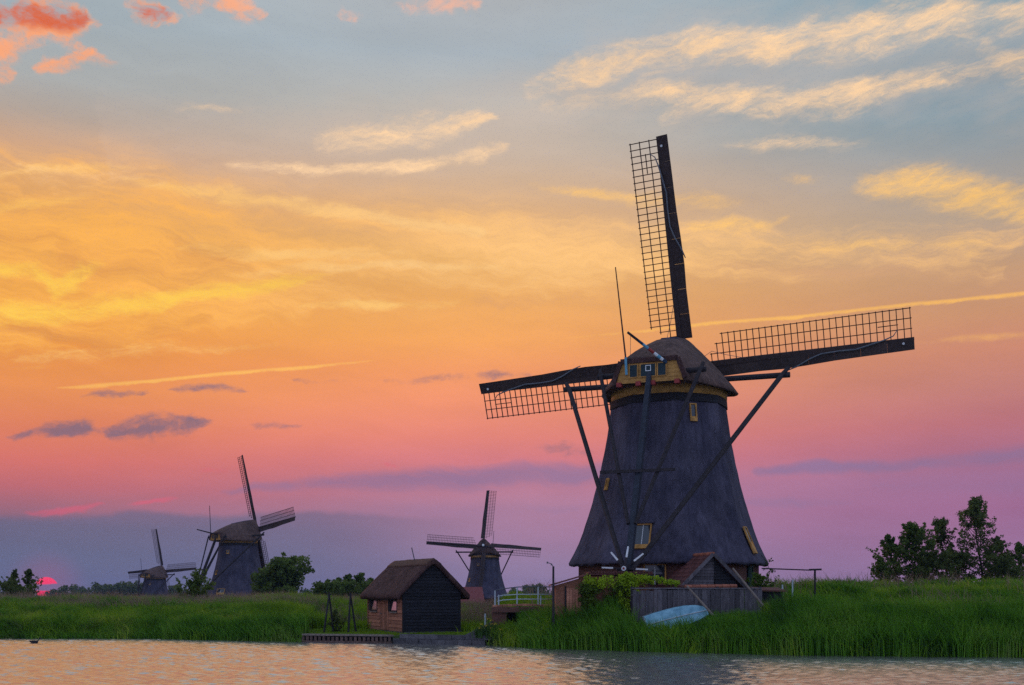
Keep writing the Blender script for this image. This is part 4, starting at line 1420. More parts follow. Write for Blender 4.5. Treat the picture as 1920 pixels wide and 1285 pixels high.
# ------------------------------------------------------------------ tool shed with tiled roof and dark gable
ts = empty('tool_shed', (10.66, 60.0, 1.55), R(13))
tag(ts, 'shed with red tiled roof, orange ridge and dark boarded gable before the large mill', 'shed')
hw, zr, ze, Ls = 1.62, 3.28, 1.72, 5.0
MB().poly([(-hw + .1, .06, -.3), (hw - .1, .06, -.3), (hw - .1, .06, ze), (0, .06, zr - .06), (-hw + .1, .06, ze), (-hw + .1, Ls, -.3), (hw - .1, Ls, -.3), (hw - .1, Ls, ze), (0, Ls, zr - .06), (-hw + .1, Ls, ze)],
          [(0, 1, 2, 3, 4), (9, 8, 7, 6, 5), (0, 4, 9, 5), (1, 6, 7, 2)]).build('wall_core', M['tar'], ts)
z = -.1
while z < zr - .22:
    z1 = z + .16
    hf = lambda q: (hw - .1) if q <= ze else (hw - .1) * max(.03, (zr - .06 - q) / (zr - .06 - ze))
    h0, h1 = hf(z), hf(z1)
    xr0, xr1 = (min(.12, h0), min(.12, h1))
    MB().poly([(-h0, 0, z), (xr0, 0, z), (xr0, .05, z), (-h0, .05, z), (-h1, .02, z1 - .01), (xr1, .02, z1 - .01), (xr1, .05, z1 - .01), (-h1, .05, z1 - .01)], BOXF).build('gable_board', M['grey_plank'], ts)
    if z > 1.9:
        MB().poly([(xr0 + .01, 0, z), (h0, 0, z), (h0, .05, z), (xr0 + .01, .05, z), (xr1 + .01, .02, z1 - .01), (max(h1, xr1 + .02), .02, z1 - .01), (max(h1, xr1 + .02), .05, z1 - .01), (xr1 + .01, .05, z1 - .01)], BOXF).build('gable_board', M['black_plank'], ts)
    z += .16
MB().box(.16, hw - .2, -.02, .045, -.2, 1.88).build('door', M['black_plank'], ts)  # black slab painted as the shade of an open doorway
slope = math.hypot(hw + .22, zr - ze + .2)
ang = math.atan2(zr - ze + .2, hw + .22)
tile = MB()
tile.loft([[(x, y, .035 * math.cos(x / .125 * math.pi) + (0.03 if y < 0 else 0)) for x in np.linspace(-.125, .125, 5)] + [(x, y, .035 * math.cos(x / .125 * math.pi) - .025) for x in np.linspace(.125, -.125, 5)] for y in (-.19, .19)], closed=True, cap0=True, cap1=True)
tile_me = tile.mesh('tile', M['tile'])
for sgn in (-1, 1):
    rs = MB().poly([(0, -.22, zr), (0, Ls + .2, zr), (sgn * (hw + .22), Ls + .2, ze - .2), (sgn * (hw + .22), -.22, ze - .2), (0, -.22, zr - .06), (0, Ls + .2, zr - .06), (sgn * (hw + .22), Ls + .2, ze - .26), (sgn * (hw + .22), -.22, ze - .26)],
                   BOXF).build('roof_slope', M['tile'], ts)
    if sgn < 0:
        for r_ in range(7):
            for c_ in range(21):
                dist = .2 + r_ * (slope - .2) / 7
                ux, uz = sgn * math.cos(ang), -math.sin(ang)
                nx_, nz_ = sgn * math.sin(ang), math.cos(ang)
                o = Vector((ux * dist + nx_ * .045, -.1 + c_ * .25, zr + uz * dist + nz_ * .045))
                mt = frame_mtx(o, Vector((0, 1, 0)), Vector((-ux, 0, -uz)), Vector((nx_, 0, nz_)))
                link('tile', tile_me, rs, mt)
for k in range(13):
    y0 = -.24 + k * .42
    MB().tube([(0, y0, zr + .03), (0, y0 + .40, zr + .045)], [.125, .115], 8).build('ridge_tile', M['ridge_tile'], ts)
for sgn in (-1, 1):
    MB().beam((sgn * .02, -.26, zr + .04), (sgn * (hw + .25), -.26, ze - .2), .05, .18, up=(0, 0, 1)).build('barge_board', M['grey_plank'], ts)
lt = MB().poly([(-2.3, -1.9, 1.48), (.55, -1.9, 1.52), (.55, -.35, 1.66), (-2.3, -.35, 1.62), (-2.3, -1.9, 1.54), (.55, -1.9, 1.58), (.55, -.35, 1.72), (-2.3, -.35, 1.68)], BOXF).build('lean_to_roof', M['tile'], ts)
for k in range(7):
    MB().tube([(-2.3 + k * .41, -1.95, 1.56 + k * .006), (-1.92 + k * .41, -1.95, 1.56 + k * .006)], [.11, .10], 8).build('edge_tile', M['ridge_tile'], lt)

# ------------------------------------------------------------------ plank fence
fe = empty('plank_fence', (9.2, 55.9, 1.2))
tag(fe, 'grey weathered plank fence running below the tool shed and behind the blue boat', 'fence')
fr_ = random.Random(3)
x = -3.2
k = 0
while x < 3.15:
    w_ = fr_.uniform(.17, .27)
    top_ = 1.72 + .11 * (x + 3.1) / 6.2 + fr_.uniform(-.05, .04) + (.03 if k % 5 == 0 else 0)
    y_ = fr_.uniform(-.02, .02)
    tl = fr_.uniform(-.015, .015)
    MB().poly([(x, y_, -.3), (x + w_ - .015, y_, -.3), (x + w_ - .015, y_ + .03, -.3), (x, y_ + .03, -.3), (x + tl, y_, top_), (x + w_ - .015 + tl, y_, top_ + fr_.uniform(-.02, .02)), (x + w_ - .015 + tl, y_ + .03, top_), (x + tl, y_ + .03, top_)], BOXF).build('plank', M['grey_plank'], fe)
    x += w_
    k += 1
for zz in (.45, 1.45):
    MB().box(-3.25, 3.15, .06, .12, zz, zz + .1).build('rail', M['grey_plank'], fe)
MB().box(-3.25, 3.2, -.045, .05, 1.80, 1.86).build('top_rail', M['grey_plank'], fe)
for x_ in (-3.22, -1.1, 1.05, 3.17):
    MB().box(x_ - .06, x_ + .06, .125, .24, -.4, 1.92).build('fence_post', M['beam'], fe)

for a_, b_, Yp, lab in (((1288, 1099), (1338, 1155), 54.6, 'grey pole leaning against the plank fence above the blue boat'),
                        ((1374, 1066), (1431, 1136), 55.2, 'grey pole leaning from the right verge of the tool shed into the grass')):
    p1, p0 = at(*a_, Yp + 1.0), at(*b_, Yp)
    lpole = MB().tube([(0, 0, 0), p1 - p0], [.065, .05], 7).build('leaning_pole', M['wood_grey'])
    lpole.location = p0
    tag(lpole, lab, 'pole', 'leaning poles by the plank fence')

# ------------------------------------------------------------------ dark coop right of the fence
co = empty('wooden_coop', (13.05, 57.2, 1.45))
tag(co, 'low dark wooden coop at the right end of the plank fence', 'coop')
MB().box(-.6, .62, -.5, .8, -.4, 1.42).build('wall_core', M['tar'], co)
for k in range(8):
    MB().box(-.62 + k * .156, -.475 + k * .156, -.54, -.501, -.35, 1.40).build('board', M['black_plank'], co)
MB().poly([(-.75, -.7, 1.44), (.75, -.7, 1.40), (.75, 1, 1.56), (-.75, 1, 1.60), (-.75, -.7, 1.51), (.75, -.7, 1.47), (.75, 1, 1.63), (-.75, 1, 1.67)], BOXF).build('roof', M['tile'], co)

# ------------------------------------------------------------------ blue boat lying on its side
bt = empty('rowing_boat', (0, 0, 0))
tag(bt, 'pale blue rowing boat lying tilted on the bank in tall reeds', 'boat')
Lb = 3.15
hull_r, deck_r = [], []
ns, nc = 7, 7
for i in range(ns):
    u = i / (ns - 1)
    wv = .68 * (math.sin(math.pi * min(1, .12 + u * .88)) ** .55) * (1 if u < .55 else 1 - .0 * u)
    wv = .56 * (1 - abs(2 * (u - .42)) ** 3.0 * (.2 if u < .42 else .38)) + .02
    dp = .50 * (1 - .25 * abs(2 * u - 1) ** 2)
    rise = .22 * max(0, u - .35) ** 2 * 2.2
    ring = [((u - .5) * Lb, -wv, rise), ((u - .5) * Lb, -wv * .97, -dp * .3 + rise), ((u - .5) * Lb, -wv * .80, -dp + rise), ((u - .5) * Lb, 0, -dp * 1.03 + rise), ((u - .5) * Lb, wv * .80, -dp + rise), ((u - .5) * Lb, wv * .97, -dp * .3 + rise), ((u - .5) * Lb, wv, rise)]
    hull_r.append(ring)
hl = MB()
hl.loft(hull_r, closed=False)
hull_in = [[(p[0] * .985, p[1] * .93, p[2] * .92 + .02) for p in r_] for r_ in hull_r]
hl.loft([r_[::-1] for r_ in hull_in], closed=False)
hl.build('hull', M['boat'], bt)
gw = MB()
gw.tube([(r_[0][0], r_[0][1], r_[0][2]) for r_ in hull_r], .035, 6)
gw.build('gunwale', M['palewhite'], bt, True)
MB().tube([(r_[-1][0], r_[-1][1], r_[-1][2]) for r_ in hull_r], .035, 6).build('gunwale', M['palewhite'], bt, True)
for u in (-.8, .1):
    MB().box(u - .12, u + .12, -.40, .40, -.16, -.13).build('thwart', M['palewhite'], bt)
MB().loft([hull_in[0] + [hull_in[0][0]], [(p[0] - .03, p[1], p[2]) for p in hull_r[0]] + [(hull_r[0][0][0] - .03, hull_r[0][0][1], hull_r[0][0][2])]], closed=False).poly(hull_r[-1], [tuple(range(nc))]).poly(hull_r[0], [tuple(range(nc))]).build('transom', M['palewhite'], bt)
MB().tube([(r_[3][0], r_[3][1], r_[3][2] - .01) for r_ in hull_r], .03, 6).build('keel', M['palewhite'], bt)
for k_ in (1, 5):
    MB().tube([(r_[k_][0], r_[k_][1] * 1.01, r_[k_][2]) for r_ in hull_r], .022, 5).build('rubbing_strake', M['grey_plank'], bt)
c_ = at(1268, 1160, 55.1)
bt.location = (c_.x, c_.y, c_.z - .02)
bt.rotation_euler = (R(-104), R(-14), R(6))

# ------------------------------------------------------------------ T-shaped post with long bar to the right of the mill
tpz = at(1528, 1070, 62.0)
tb = empty('clothes_line_post', (tpz.x, tpz.y, gz(tpz.x, tpz.y)))
tag(tb, 'dark T-shaped post holding a long thin bar, right of the large mill', 'post')
hgt = tpz.z - tb.location.z
MB().beam((0, 0, -.3), (0, 0, hgt), .09, .09).build('upright', M['beam'], tb)
MB().beam((-.32, 0, hgt + .04), (.36, 0, hgt + .06), .10, .10).build('crosspiece', M['beam'], tb)
q = at(1428, 1066, 62.6)
MB().tube([(-.2, 0.06, hgt + .02), tuple(q - Vector(tb.location))], .04, 6).build('bar', M['beam'], tb)
for px_, py_, Ys, lab in ((1467, 1113, 57.6, 'short pale stake beside the dark wooden coop'), (1486, 1103, 60.0, 'short pale stake in the grass under the thin bar')):
    p = at(px_, py_, Ys)
    st_ = MB().beam((0, 0, -.5), (0, 0, .45), .07, .07).build('stake', M['palewhite'])
    st_.location = (p.x, p.y, max(p.z, gz(p.x, p.y)))
    tag(st_, lab, 'stake', 'pale stakes right of the mill')

# ------------------------------------------------------------------ far cottage behind the boathouse
hs = empty('cottage', (-7.9, 170.0, -3.2))
tag(hs, 'distant cottage whose red roof shows between boathouse roof and far mill', 'cottage')
MB().box(-3.5, 3.5, -2.5, 2.5, -1.5, 3.9).build('wall', M['brick'], hs)
MB().poly([(-3.9, -3, 3.7), (3.9, -3, 3.7), (3.9, 3, 3.7), (-3.9, 3, 3.7), (-3.4, 0, 6.9), (3.4, 0, 6.9)], [(0, 3, 2, 1), (0, 1, 5, 4), (2, 3, 4, 5), (1, 2, 5), (3, 0, 4)]).build('roof', M['roof_far'], hs)

# ------------------------------------------------------------------ duck on the water
dk_ = empty('duck', (-26.5, 62.4, 0.0), R(15))
tag(dk_, 'small dark duck floating on the water at the far left', 'duck')
body = MB()
rings = []
for u, r_, zz in ((-.30, .012, .16), (-.24, .05, .12), (-.12, .105, .07), (0, .125, .06), (.1, .11, .065), (.17, .075, .10), (.20, .055, .16), (.22, .048, .22), (.245, .062, .275), (.29, .055, .29), (.33, .03, .28), (.40, .014, .265)):
    rings.append([(u, r_ * math.cos(a), zz + r_ * .85 * math.sin(a)) for a in np.linspace(0, 2 * math.pi, 10, endpoint=False)])
body.loft(rings, cap0=True, cap1=True).build('body', M['tar'], dk_, True)

# ================================================================== vegetation
def blades(xs, ys, h, w, lean, seed, zs=None, bend=0.35):
    r = np.random.default_rng(seed)
    n = len(xs)
    z0 = (ground_z(xs, ys) if zs is None else zs) - 0.03
    a = r.random(n) * 2 * math.pi
    fx, fy = np.cos(a), np.sin(a)                 # blade width direction
    la = r.random(n) * 2 * math.pi
    lm = lean * (0.3 + r.random(n))
    lx, ly = np.cos(la) * lm - 0.10, np.sin(la) * lm
    b0 = np.stack([xs - fx * w / 2, ys - fy * w / 2, z0], -1)
    b1 = np.stack([xs + fx * w / 2, ys + fy * w / 2, z0], -1)
    mx_, my_, mz = xs + lx * h * .4 * bend, ys + ly * h * .4 * bend, z0 + h * .58
    m0 = np.stack([mx_ - fx * w * .38, my_ - fy * w * .38, mz], -1)
    m1 = np.stack([mx_ + fx * w * .38, my_ + fy * w * .38, mz], -1)
    t = np.stack([xs + lx * h, ys + ly * h, z0 + h * (1 - .25 * lm)], -1)
    V = np.stack([b0, b1, m0, m1, t], 1).reshape(-1, 3)
    k = np.arange(n)[:, None] * 5
    Fc = np.concatenate([k + np.array([[0, 1, 3]]), k + np.array([[0, 3, 2]]), k + np.array([[2, 3, 4]])], 0)
    return V, Fc


def clumps(n, per, x0, x1, d0, d1, seed, h0, h1, w=.05, spread=.22, lean=.5):
    """tufts whose blades bow the same way, so the mass gets a ragged outline"""
    r = np.random.default_rng(seed)
    cx, cy, _ = scatter(n, x0, x1, d0, d1, seed + 1)
    ok = keep_clear(cx, cy) & ~((np.abs(cx - 7.8) < 1.9) & (cy - bank(cx) > .2) & (cy - bank(cx) < 2.6)) & ~((cx > -12.8) & (cx < -1.2) & (cy - bank(cx) < 5.5)) & ~((cx > 5.2) & (cx < 12.8) & (cy - bank(cx) > .9))
    cx, cy = cx[ok], cy[ok]
    n = len(cx)
    hh = np.repeat(h0 + (h1 - h0) * r.random(n) ** 1.6, per)
    bx, by = np.repeat(r.normal(-.12, .5, n), per), np.repeat(r.normal(0, .4, n), per)
    xs = np.repeat(cx, per) + r.normal(0, spread, n * per)
    ys = np.repeat(cy, per) + r.normal(0, spread, n * per)
    V, Fc = blades(xs, ys, hh * (.55 + .5 * r.random(n * per)), w, .45, seed + 2)
    V = V.reshape(-1, 5, 3)
    k = (hh * lean)[:, None]
    for j, f in ((2, .3), (3, .3), (4, 1.0)):
        V[:, j, 0] += bx * k[:, 0] * f
        V[:, j, 1] += by * k[:, 0] * f
    V[:, 4, 2] -= .25 * k[:, 0] * np.hypot(bx, by)
    return V.reshape(-1, 3), Fc


def stuff(name, V, Fc, material, label=None, cat=None):
    o = link(name, np_mesh(name, V, Fc, material))
    tag(o, label, cat, kind='stuff')
    return o


def scatter(n, x0, x1, d0, d1, seed):
    r = np.random.default_rng(seed)
    xs = r.uniform(x0, x1, n)
    ds = r.uniform(d0, d1, n)
    return xs, bank(xs) + ds, ds


def keep_clear(xs, ys):
    """false on the footprints of buildings and in the yard"""
    ok = np.ones(len(xs), bool)
    # boathouse
    c, s_ = math.cos(R(26)), math.sin(R(26))
    u = (xs + 6.21) * c + (ys - 64.5) * s_
    v = -(xs + 6.21) * s_ + (ys - 64.5) * c
    ok &= ~((u > -.15) & (u < 3.7) & (v > -.15) & (v < 6.4))
    ok &= ~((xs > 2.1) & (xs < 7.1) & (ys > 57.3) & (ys < 60.9))
    ok &= ~((xs > -1.2) & (xs < 2.6) & (ys > 60.8) & (ys < 63.2))
    ok &= ~((xs > 8.0) & (xs < 12.5) & (ys > 59.4) & (ys < 65.5))
    ok &= ~((xs > 12.3) & (xs < 13.8) & (ys > 56.5) & (ys < 58.2))
    ok &= ((xs - 9.48) ** 2 + (ys - 68) ** 2) > 5.6 ** 2
    return ok


# left bank: tall grass and sedge
xs, ys, ds = scatter(80000, -38, -11.3, -0.25, 20, 101)
patch_ = vnoise(xs * .22, ys * .22, 60, 3)
h = (0.75 + 0.35 * rng.random(len(xs))) * (1.0 + 0.45 * patch_) * (0.7 + 0.45 * sst(ds, 0, 2) - .12 * sst(ds, 5, 9))
ok = (rng.random(len(xs)) < (0.75 + .5 * patch_)) & ~((xs > -12.6) & (ds < 5.0))
xs, ys, h = xs[ok], ys[ok], h[ok]
stuff('bank_grass', *blades(xs, ys, h, 0.055, 0.55, 1), M['grass'], 'tall green grass covering the left bank above the water', 'grass')
# darker tussocks and taller clumps
cx_, cy_, _ = scatter(150, -38, -12.5, -0.2, 13, 111)
xs = np.repeat(cx_, 110) + rng.normal(0, .34, 150 * 110)
ys = np.repeat(cy_, 110) + rng.normal(0, .28, 150 * 110)
ch = np.repeat(.7 + .75 * np.random.default_rng(112).random(150), 110)
ok = (ys > bank(xs) - .5) & ~((xs > -12.7) & (ys < bank(xs) + 5))
xs, ys, ch = xs[ok], ys[ok], ch[ok]
stuff('grass_tussocks', *blades(xs, ys, ch * (.7 + .5 * rng.random(len(xs))), 0.06, 0.75, 12), M['reed'], 'dark tussocks standing out of the grass on the left bank', 'grass')
# reeds along the left waterline
xs, ys, ds = scatter(16000, -38, -11.8, -0.55, 1.1, 102)
h = (0.8 + 0.7 * rng.random(len(xs))) * (1 + .4 * vnoise(xs * .5, ys * .5, 61, 3)) * (1 - .35 * sst(-xs, 20, 26))
stuff('waterside_sedge', *blades(xs, ys, h, 0.05, 0.4, 2), M['reed'], 'dark sedge along the waterline of the left bank', 'sedge')
# pinkish seed heads on the crest
xs, ys, ds = scatter(20000, -42, -1.0, 8.0, 20, 103)
ok = keep_clear(xs, ys)
xs, ys = xs[ok], ys[ok]
h = (0.95 + .55 * rng.random(len(xs))) * (1 + .3 * vnoise(xs * .3, ys * .3, 62, 3)) * np.where(xs < -11, 1, .75)
stuff('seeding_grass', *blades(xs, ys, h, 0.032, 0.35, 3), M['seed'], 'pinkish brown seed heads standing on the crest of the left bank', 'grass')
# meadow around the boathouse and behind it
xs, ys, ds = scatter(26000, -12.8, 0.6, 0.25, 24, 104)
ok = keep_clear(xs, ys)
xs, ys, ds = xs[ok], ys[ok], ds[ok]
h = np.where((ds < 5.5), .10 + .07 * rng.random(len(xs)), .32 + .45 * rng.random(len(xs))) * (1 + .3 * vnoise(xs * .4, ys * .4, 63, 3))
h = np.where((ds > 9) & (xs < -8), h * 1.7, h)
stuff('meadow_grass', *blades(xs, ys, h, 0.05, 0.5, 4), M['meadow'], 'bright meadow grass around the boathouse', 'grass')
# reed bed before the yard and along the right bank
xs, ys, ds = scatter(56000, 0.4, 36, -0.7, 3.4, 105)
rr_ = rng.random(len(xs))
h = (1.35 + .5 * rr_) * (1 + .22 * vnoise(xs * .35, ys * .5, 64, 3)) * (0.62 + 0.38 * sst(xs, 0.4, 5))
h *= (1 - .12 * np.exp(-((xs - 7.4) / 1.7) ** 2)) * (1 + .35 * np.maximum(0, vnoise(xs * 1.3, ys * 1.3, 67, 2)))
h *= np.where((xs > 5.4) & (xs < 12.6) & (ds > 1.2), .5, 1)               # lower before the fence
ys = ys - .35 * vnoise(xs * .9, ys * 0, 68, 3)
ok = ~((np.abs(xs - 7.8) < 1.7) & (ds > .75) & (ds < 2.4)) & ~((xs < 5.0) & (ds > 2.2) & (rr_ > .4))
ok &= rng.random(len(xs)) < (0.85 + .4 * vnoise(xs * .6, ys * .6, 65, 2))
xs, ys, h = xs[ok], ys[ok], h[ok]
stuff('reed_bed', *blades(xs, ys, h, 0.048, 0.34, 5), M['reed'], 'dense dark green reeds along the right waterline', 'reeds')
# bright grass on the slope at the right
xs, ys, ds = scatter(90000, 12.4, 44, 2.6, 30, 106)
patch_ = vnoise(xs * .2, ys * .2, 66, 4)
ok = keep_clear(xs, ys) & ~((ds > 10.6) & (ds < 12.6) & (xs > 17) & (rng.random(len(xs)) < .75)) & (rng.random(len(xs)) < .8 + .5 * patch_)
h = (.55 + .45 * rng.random(len(xs))) * (1 + .5 * patch_) * np.where((ds > 10.3) & (ds < 13), .3, 1) * (0.8 + .5 * sst(ds, 9, 3))
xs, ys, h = xs[ok], ys[ok], h[ok]
stuff('slope_grass', *blades(xs, ys, h, 0.055, 0.55, 6), M['grass'], 'lush green grass on the slope right of the large mill', 'grass')
# ragged tufts standing out of the reeds and grass
stuff('reed_tufts', *clumps(420, 46, 1.4, 36, -.6, 4.5, 131, 1.2, 2.15, .05), M['grass'], 'light green reed tufts bowing out of the dark reeds on the right', 'reeds')
stuff('grass_tufts', *clumps(380, 50, 12.5, 44, 3.5, 27, 141, .6, 1.35, .06, .3), M['grass'], 'taller grass tufts scattered over the right slope', 'grass')
stuff('bank_tufts', *clumps(460, 46, -38, -11.6, -.4, 15, 151, .8, 1.55, .055, .3), M['grass'], 'taller grass tufts scattered over the left bank', 'grass')
stuff('bank_weeds', *clumps(170, 60, -38, -11.8, -.5, 7, 161, .7, 1.35, .085, .34), M['leaf_mid'], 'dull green broad leaved weeds along the foot of the left bank', 'weeds')
# dead stalks, dock and seed heads mixed into the right bank
xs, ys, ds = scatter(5200, 1.0, 40, -.3, 26, 121)
ok = keep_clear(xs, ys) & (vnoise(xs * .25, ys * .25, 69, 3) > -.1) & ~((xs > 5.4) & (xs < 12.6))
xs, ys = xs[ok], ys[ok]
stuff('dry_stalks', *blades(xs, ys, 1.0 + .75 * rng.random(len(xs)), .03, .4, 122), M['seed'], 'dry brownish stalks scattered through reeds and grass on the right bank', 'grass')
# mown path along the slope
xs, ys, ds = scatter(9000, 16.5, 44, 10.2, 13.0, 125)
stuff('mown_path', *blades(xs, ys, .10 + .10 * rng.random(len(xs)), .06, .6, 126), M['meadow'], 'bright strip of short mown grass along the right slope', 'grass')
# broad leaved weeds in clumps on the slope
cx_, cy_, _ = scatter(120, 13, 40, 2.8, 24, 123)
xs = np.repeat(cx_, 80) + rng.normal(0, .40, 120 * 80)
ys = np.repeat(cy_, 80) + rng.normal(0, .34, 120 * 80)
ok = keep_clear(xs, ys)
xs, ys = xs[ok], ys[ok]
stuff('slope_weeds', *blades(xs, ys, .5 + .7 * rng.random(len(xs)), .085, .8, 124), M['reed'], 'dark clumps of broad leaved weeds on the right slope', 'weeds')
# grass in the yard
xs, ys, ds = scatter(9000, 0.2, 14.0, 2.2, 26, 107)
ok = keep_clear(xs, ys)
xs, ys, ds = xs[ok], ys[ok], ds[ok]
h = (.25 + .35 * rng.random(len(xs))) * np.where((ds < 5) & (xs < 5), 1.5, 1)
stuff('yard_grass', *blades(xs, ys, h, 0.05, 0.5, 7), M['grass'], 'grass growing in the yard before the large mill', 'grass')


# ------------------------------------------------------------------ trees
def leaf_cloud(cent, rad, n, size, r, flat=1.0):
    """n leaf quads spread through clumps; returns verts and quads"""
    k = r.integers(0, len(cent), n)
    d = r.normal(size=(n, 3))
    d /= np.linalg.norm(d, axis=1)[:, None]
    d *= (r.random(n) ** .45)[:, None] * rad[k][:, None]
    d[:, 2] *= flat
    c = cent[k] + d
    a = r.normal(size=(n, 3))
    a /= np.linalg.norm(a, axis=1)[:, None]
    b2 = np.cross(a, r.normal(size=(n, 3)))
    b2 /= np.linalg.norm(b2, axis=1)[:, None] + 1e-9
    s_ = size * (.6 + .8 * r.random(n))[:, None]
    a, b2 = a * s_, b2 * s_ * .6
    V = np.stack([c - a, c + b2, c + a, c - b2], 1).reshape(-1, 3)
    return V, np.arange(n * 4).reshape(-1, 4)


def tree(label, x, y, h, w, leaves, n, seed, leafsize=.11, lean=0.0, low=.18, limbs=22, group=None, name='tree', point=.75, cat='tree', gap=.16, z=None, spread=.5, fill=1.0):
    r = np.random.default_rng(seed)
    z0 = (gz(x, y) if z is None else z) - .1
    t_ = empty(name, (x, y, z0))
    tag(t_, label, cat, group)
    tr_ = MB()
    path = [Vector((lean * h * (u ** 2) + .03 * h * math.sin(u * 5 + seed), .02 * h * math.sin(u * 4 + seed * 2), u * h * .93)) for u in np.linspace(0, 1, 8)]
    tr_.tube(path, [max(.012 * h * (1 - u) ** 1.2 + .008, .008) * 1.3 for u in np.linspace(0, 1, 8)], 6)
    cents, rads = [], []
    for i in range(limbs):
        u = low + (.97 - low) * (i + r.random() * .8) / limbs
        f = u * 7
        k = min(int(f), 6)
        p0 = path[k].lerp(path[k + 1], f - k)
        un = (u - low) / (1 - low)
        prof = (.62 + .38 * math.sin(math.pi * min(1, un ** point))) * (1 - un ** 2.4) + .06
        L_ = w / 2 * prof * (.72 + .45 * r.random())
        a = i * 2.4 + r.random() * .8
        el_ = .15 + spread * r.random() + .55 * u
        d = Vector((math.cos(a) * math.cos(el_), math.sin(a) * math.cos(el_), math.sin(el_)))
        p1 = p0 + d * L_ * .6
        p2 = p0 + d * L_ + Vector((lean * L_ * .5, 0, .15 * L_))
        tr_.tube([p0, p1, p2], [.0055 * h * (1 - u * .6), .0035 * h * (1 - u * .6), .0015 * h], 5)
        for j in range(11):
            q0 = p0.lerp(p2, .12 + .9 * r.random())
            dd = Vector(r.normal(size=3)) * .8 + d * .5 + Vector((lean * 4, 0, .55))
            dd = dd.normalized() * (.22 * L_ + .035 * h) * (.5 + .8 * r.random())
            for v_ in (.25, .6, 1.0):
                cents.append(q0 + dd * v_)
                rads.append(fill * (.016 * h + .03 * w) * (.6 + .7 * r.random()) * (1.1 - .4 * v_))
    for u in np.linspace(.7, 1.0, 6):
        cents.append(path[0].lerp(path[-1], 0) * 0 + path[min(7, int(u * 7))] + Vector(r.normal(size=3)) * .01 * h)
        rads.append(.07 * h * (1.25 - u))
    cents = np.array([tuple(c) for c in cents])
    rads = np.array(rads)
    # leave some clumps out so the sky shows through
    keep = r.random(len(cents)) > gap
    V, Fc = leaf_cloud(cents[keep], rads[keep], int(n * 2.4), leafsize * .72, r, .9)
    tr_.build('trunk', M['bark'], t_, True)
    link('crown', np_mesh('crown', V, Fc, M[leaves]), t_)
    return t_


GR = 'trees on the rise at the right'
def tree_at(px, ptop, pbase, Y, wpx, label, **kw):
    x = (px - 960) * Y / F
    z = EYE + (HZ - pbase) * Y / F
    h = (pbase - ptop) * Y / F
    return tree(label, x, Y, h, wpx * 1.2 * Y / F, kw.pop('leaves', 'leaf_dark'), kw.pop('n', 3000), kw.pop('seed', 1), z=z, **kw)


tree_at(1668, 998, 1106, 86, 66, 'leftmost bushy tree of the group on the right rise', n=2700, seed=11, leaves='leaf_mid', group=GR, gap=.12, low=.06, lean=-.03)
tree_at(1712, 974, 1108, 85, 88, 'dense pointed tree, second from the left on the right rise', n=6000, seed=12, leaves='leaf_mid', group=GR, gap=.03, low=.03, point=.62, limbs=34)
tree_at(1773, 966, 1108, 88, 82, 'airy tree with a top bent left, third from the left on the right rise', n=2500, seed=13, group=GR, gap=.32, lean=-.06, low=.08)
tree_at(1838, 921, 1108, 87, 100, 'tallest open tree of the group on the right rise', n=3900, seed=14, group=GR, gap=.34, lean=-.05, limbs=32, low=.05)
tree_at(1796, 1036, 1106, 86, 76, 'low dark bush filling the gap below the tallest tree', n=2800, seed=15, group=GR, gap=.1, low=.02, name='bush', cat='bush')
tree_at(1870, 1000, 1106, 88, 60, 'slender tree just right of the tallest tree on the rise', n=1500, seed=16, group=GR, gap=.2, low=.05, lean=-.04)
tree_at(1908, 1012, 1106, 86, 60, 'small light tree at the right edge of the picture', n=1700, seed=17, leaves='leaf_mid', group=GR, gap=.3, low=.05)

tree_at(1745, 1040, 1106, 84, 90, 'dark undergrowth between the second and third tree on the right rise', n=3200, seed=18, group=GR, gap=.05, low=.0, name='bush', cat='bush')
tree_at(1652, 1046, 1106, 84.5, 44, 'small rounded bush at the left foot of the group on the right rise', n=1500, seed=19, leaves='leaf_mid', group=GR, gap=.08, low=.0, name='bush', cat='bush')
tree_at(1880, 1052, 1106, 84, 90, 'dark undergrowth right of the tallest tree on the rise', n=2600, seed=20, group=GR, gap=.06, low=.0, name='bush', cat='bush')

GL = 'trees near the setting sun'
tree_at(26, 1062, 1146, 100, 30, 'dark slender tree at the left edge, farther from the sun', n=1100, seed=21, group=GL, gap=.2, low=.12, leafsize=.12)
tree_at(52, 1060, 1146, 98, 34, 'dark slender tree just left of the setting sun', n=1300, seed=22, group=GL, gap=.2, low=.12, leafsize=.12)
tree_at(32, 1112, 1146, 96, 100, 'low dark bush at the foot of the two trees near the sun', n=2200, seed=23, group=GL, gap=.05, low=.02, name='bush', cat='bush', leafsize=.12)
tree_at(365, 1088, 1146, 84, 84, 'round green bush before the foot of the side-on mill', n=3000, seed=24, leaves='leaf_mid', gap=.1, low=.02, name='bush', cat='bush', leafsize=.10, limbs=20, spread=.7)
tree_at(532, 1052, 1146, 150, 108, 'large round bushy tree right of the side-on mill', n=9000, seed=25, leaves='leaf_mid', gap=.03, low=.0, leafsize=.26, limbs=40, point=.5, spread=.9, fill=1.5)
tree_at(496, 1076, 1140, 148, 66, 'small tree at the left foot of the large round bushy tree', n=1800, seed=26, leaves='leaf_mid', gap=.08, low=.0, leafsize=.22, fill=1.4)
GS = 'saplings behind the bank left of the boathouse'
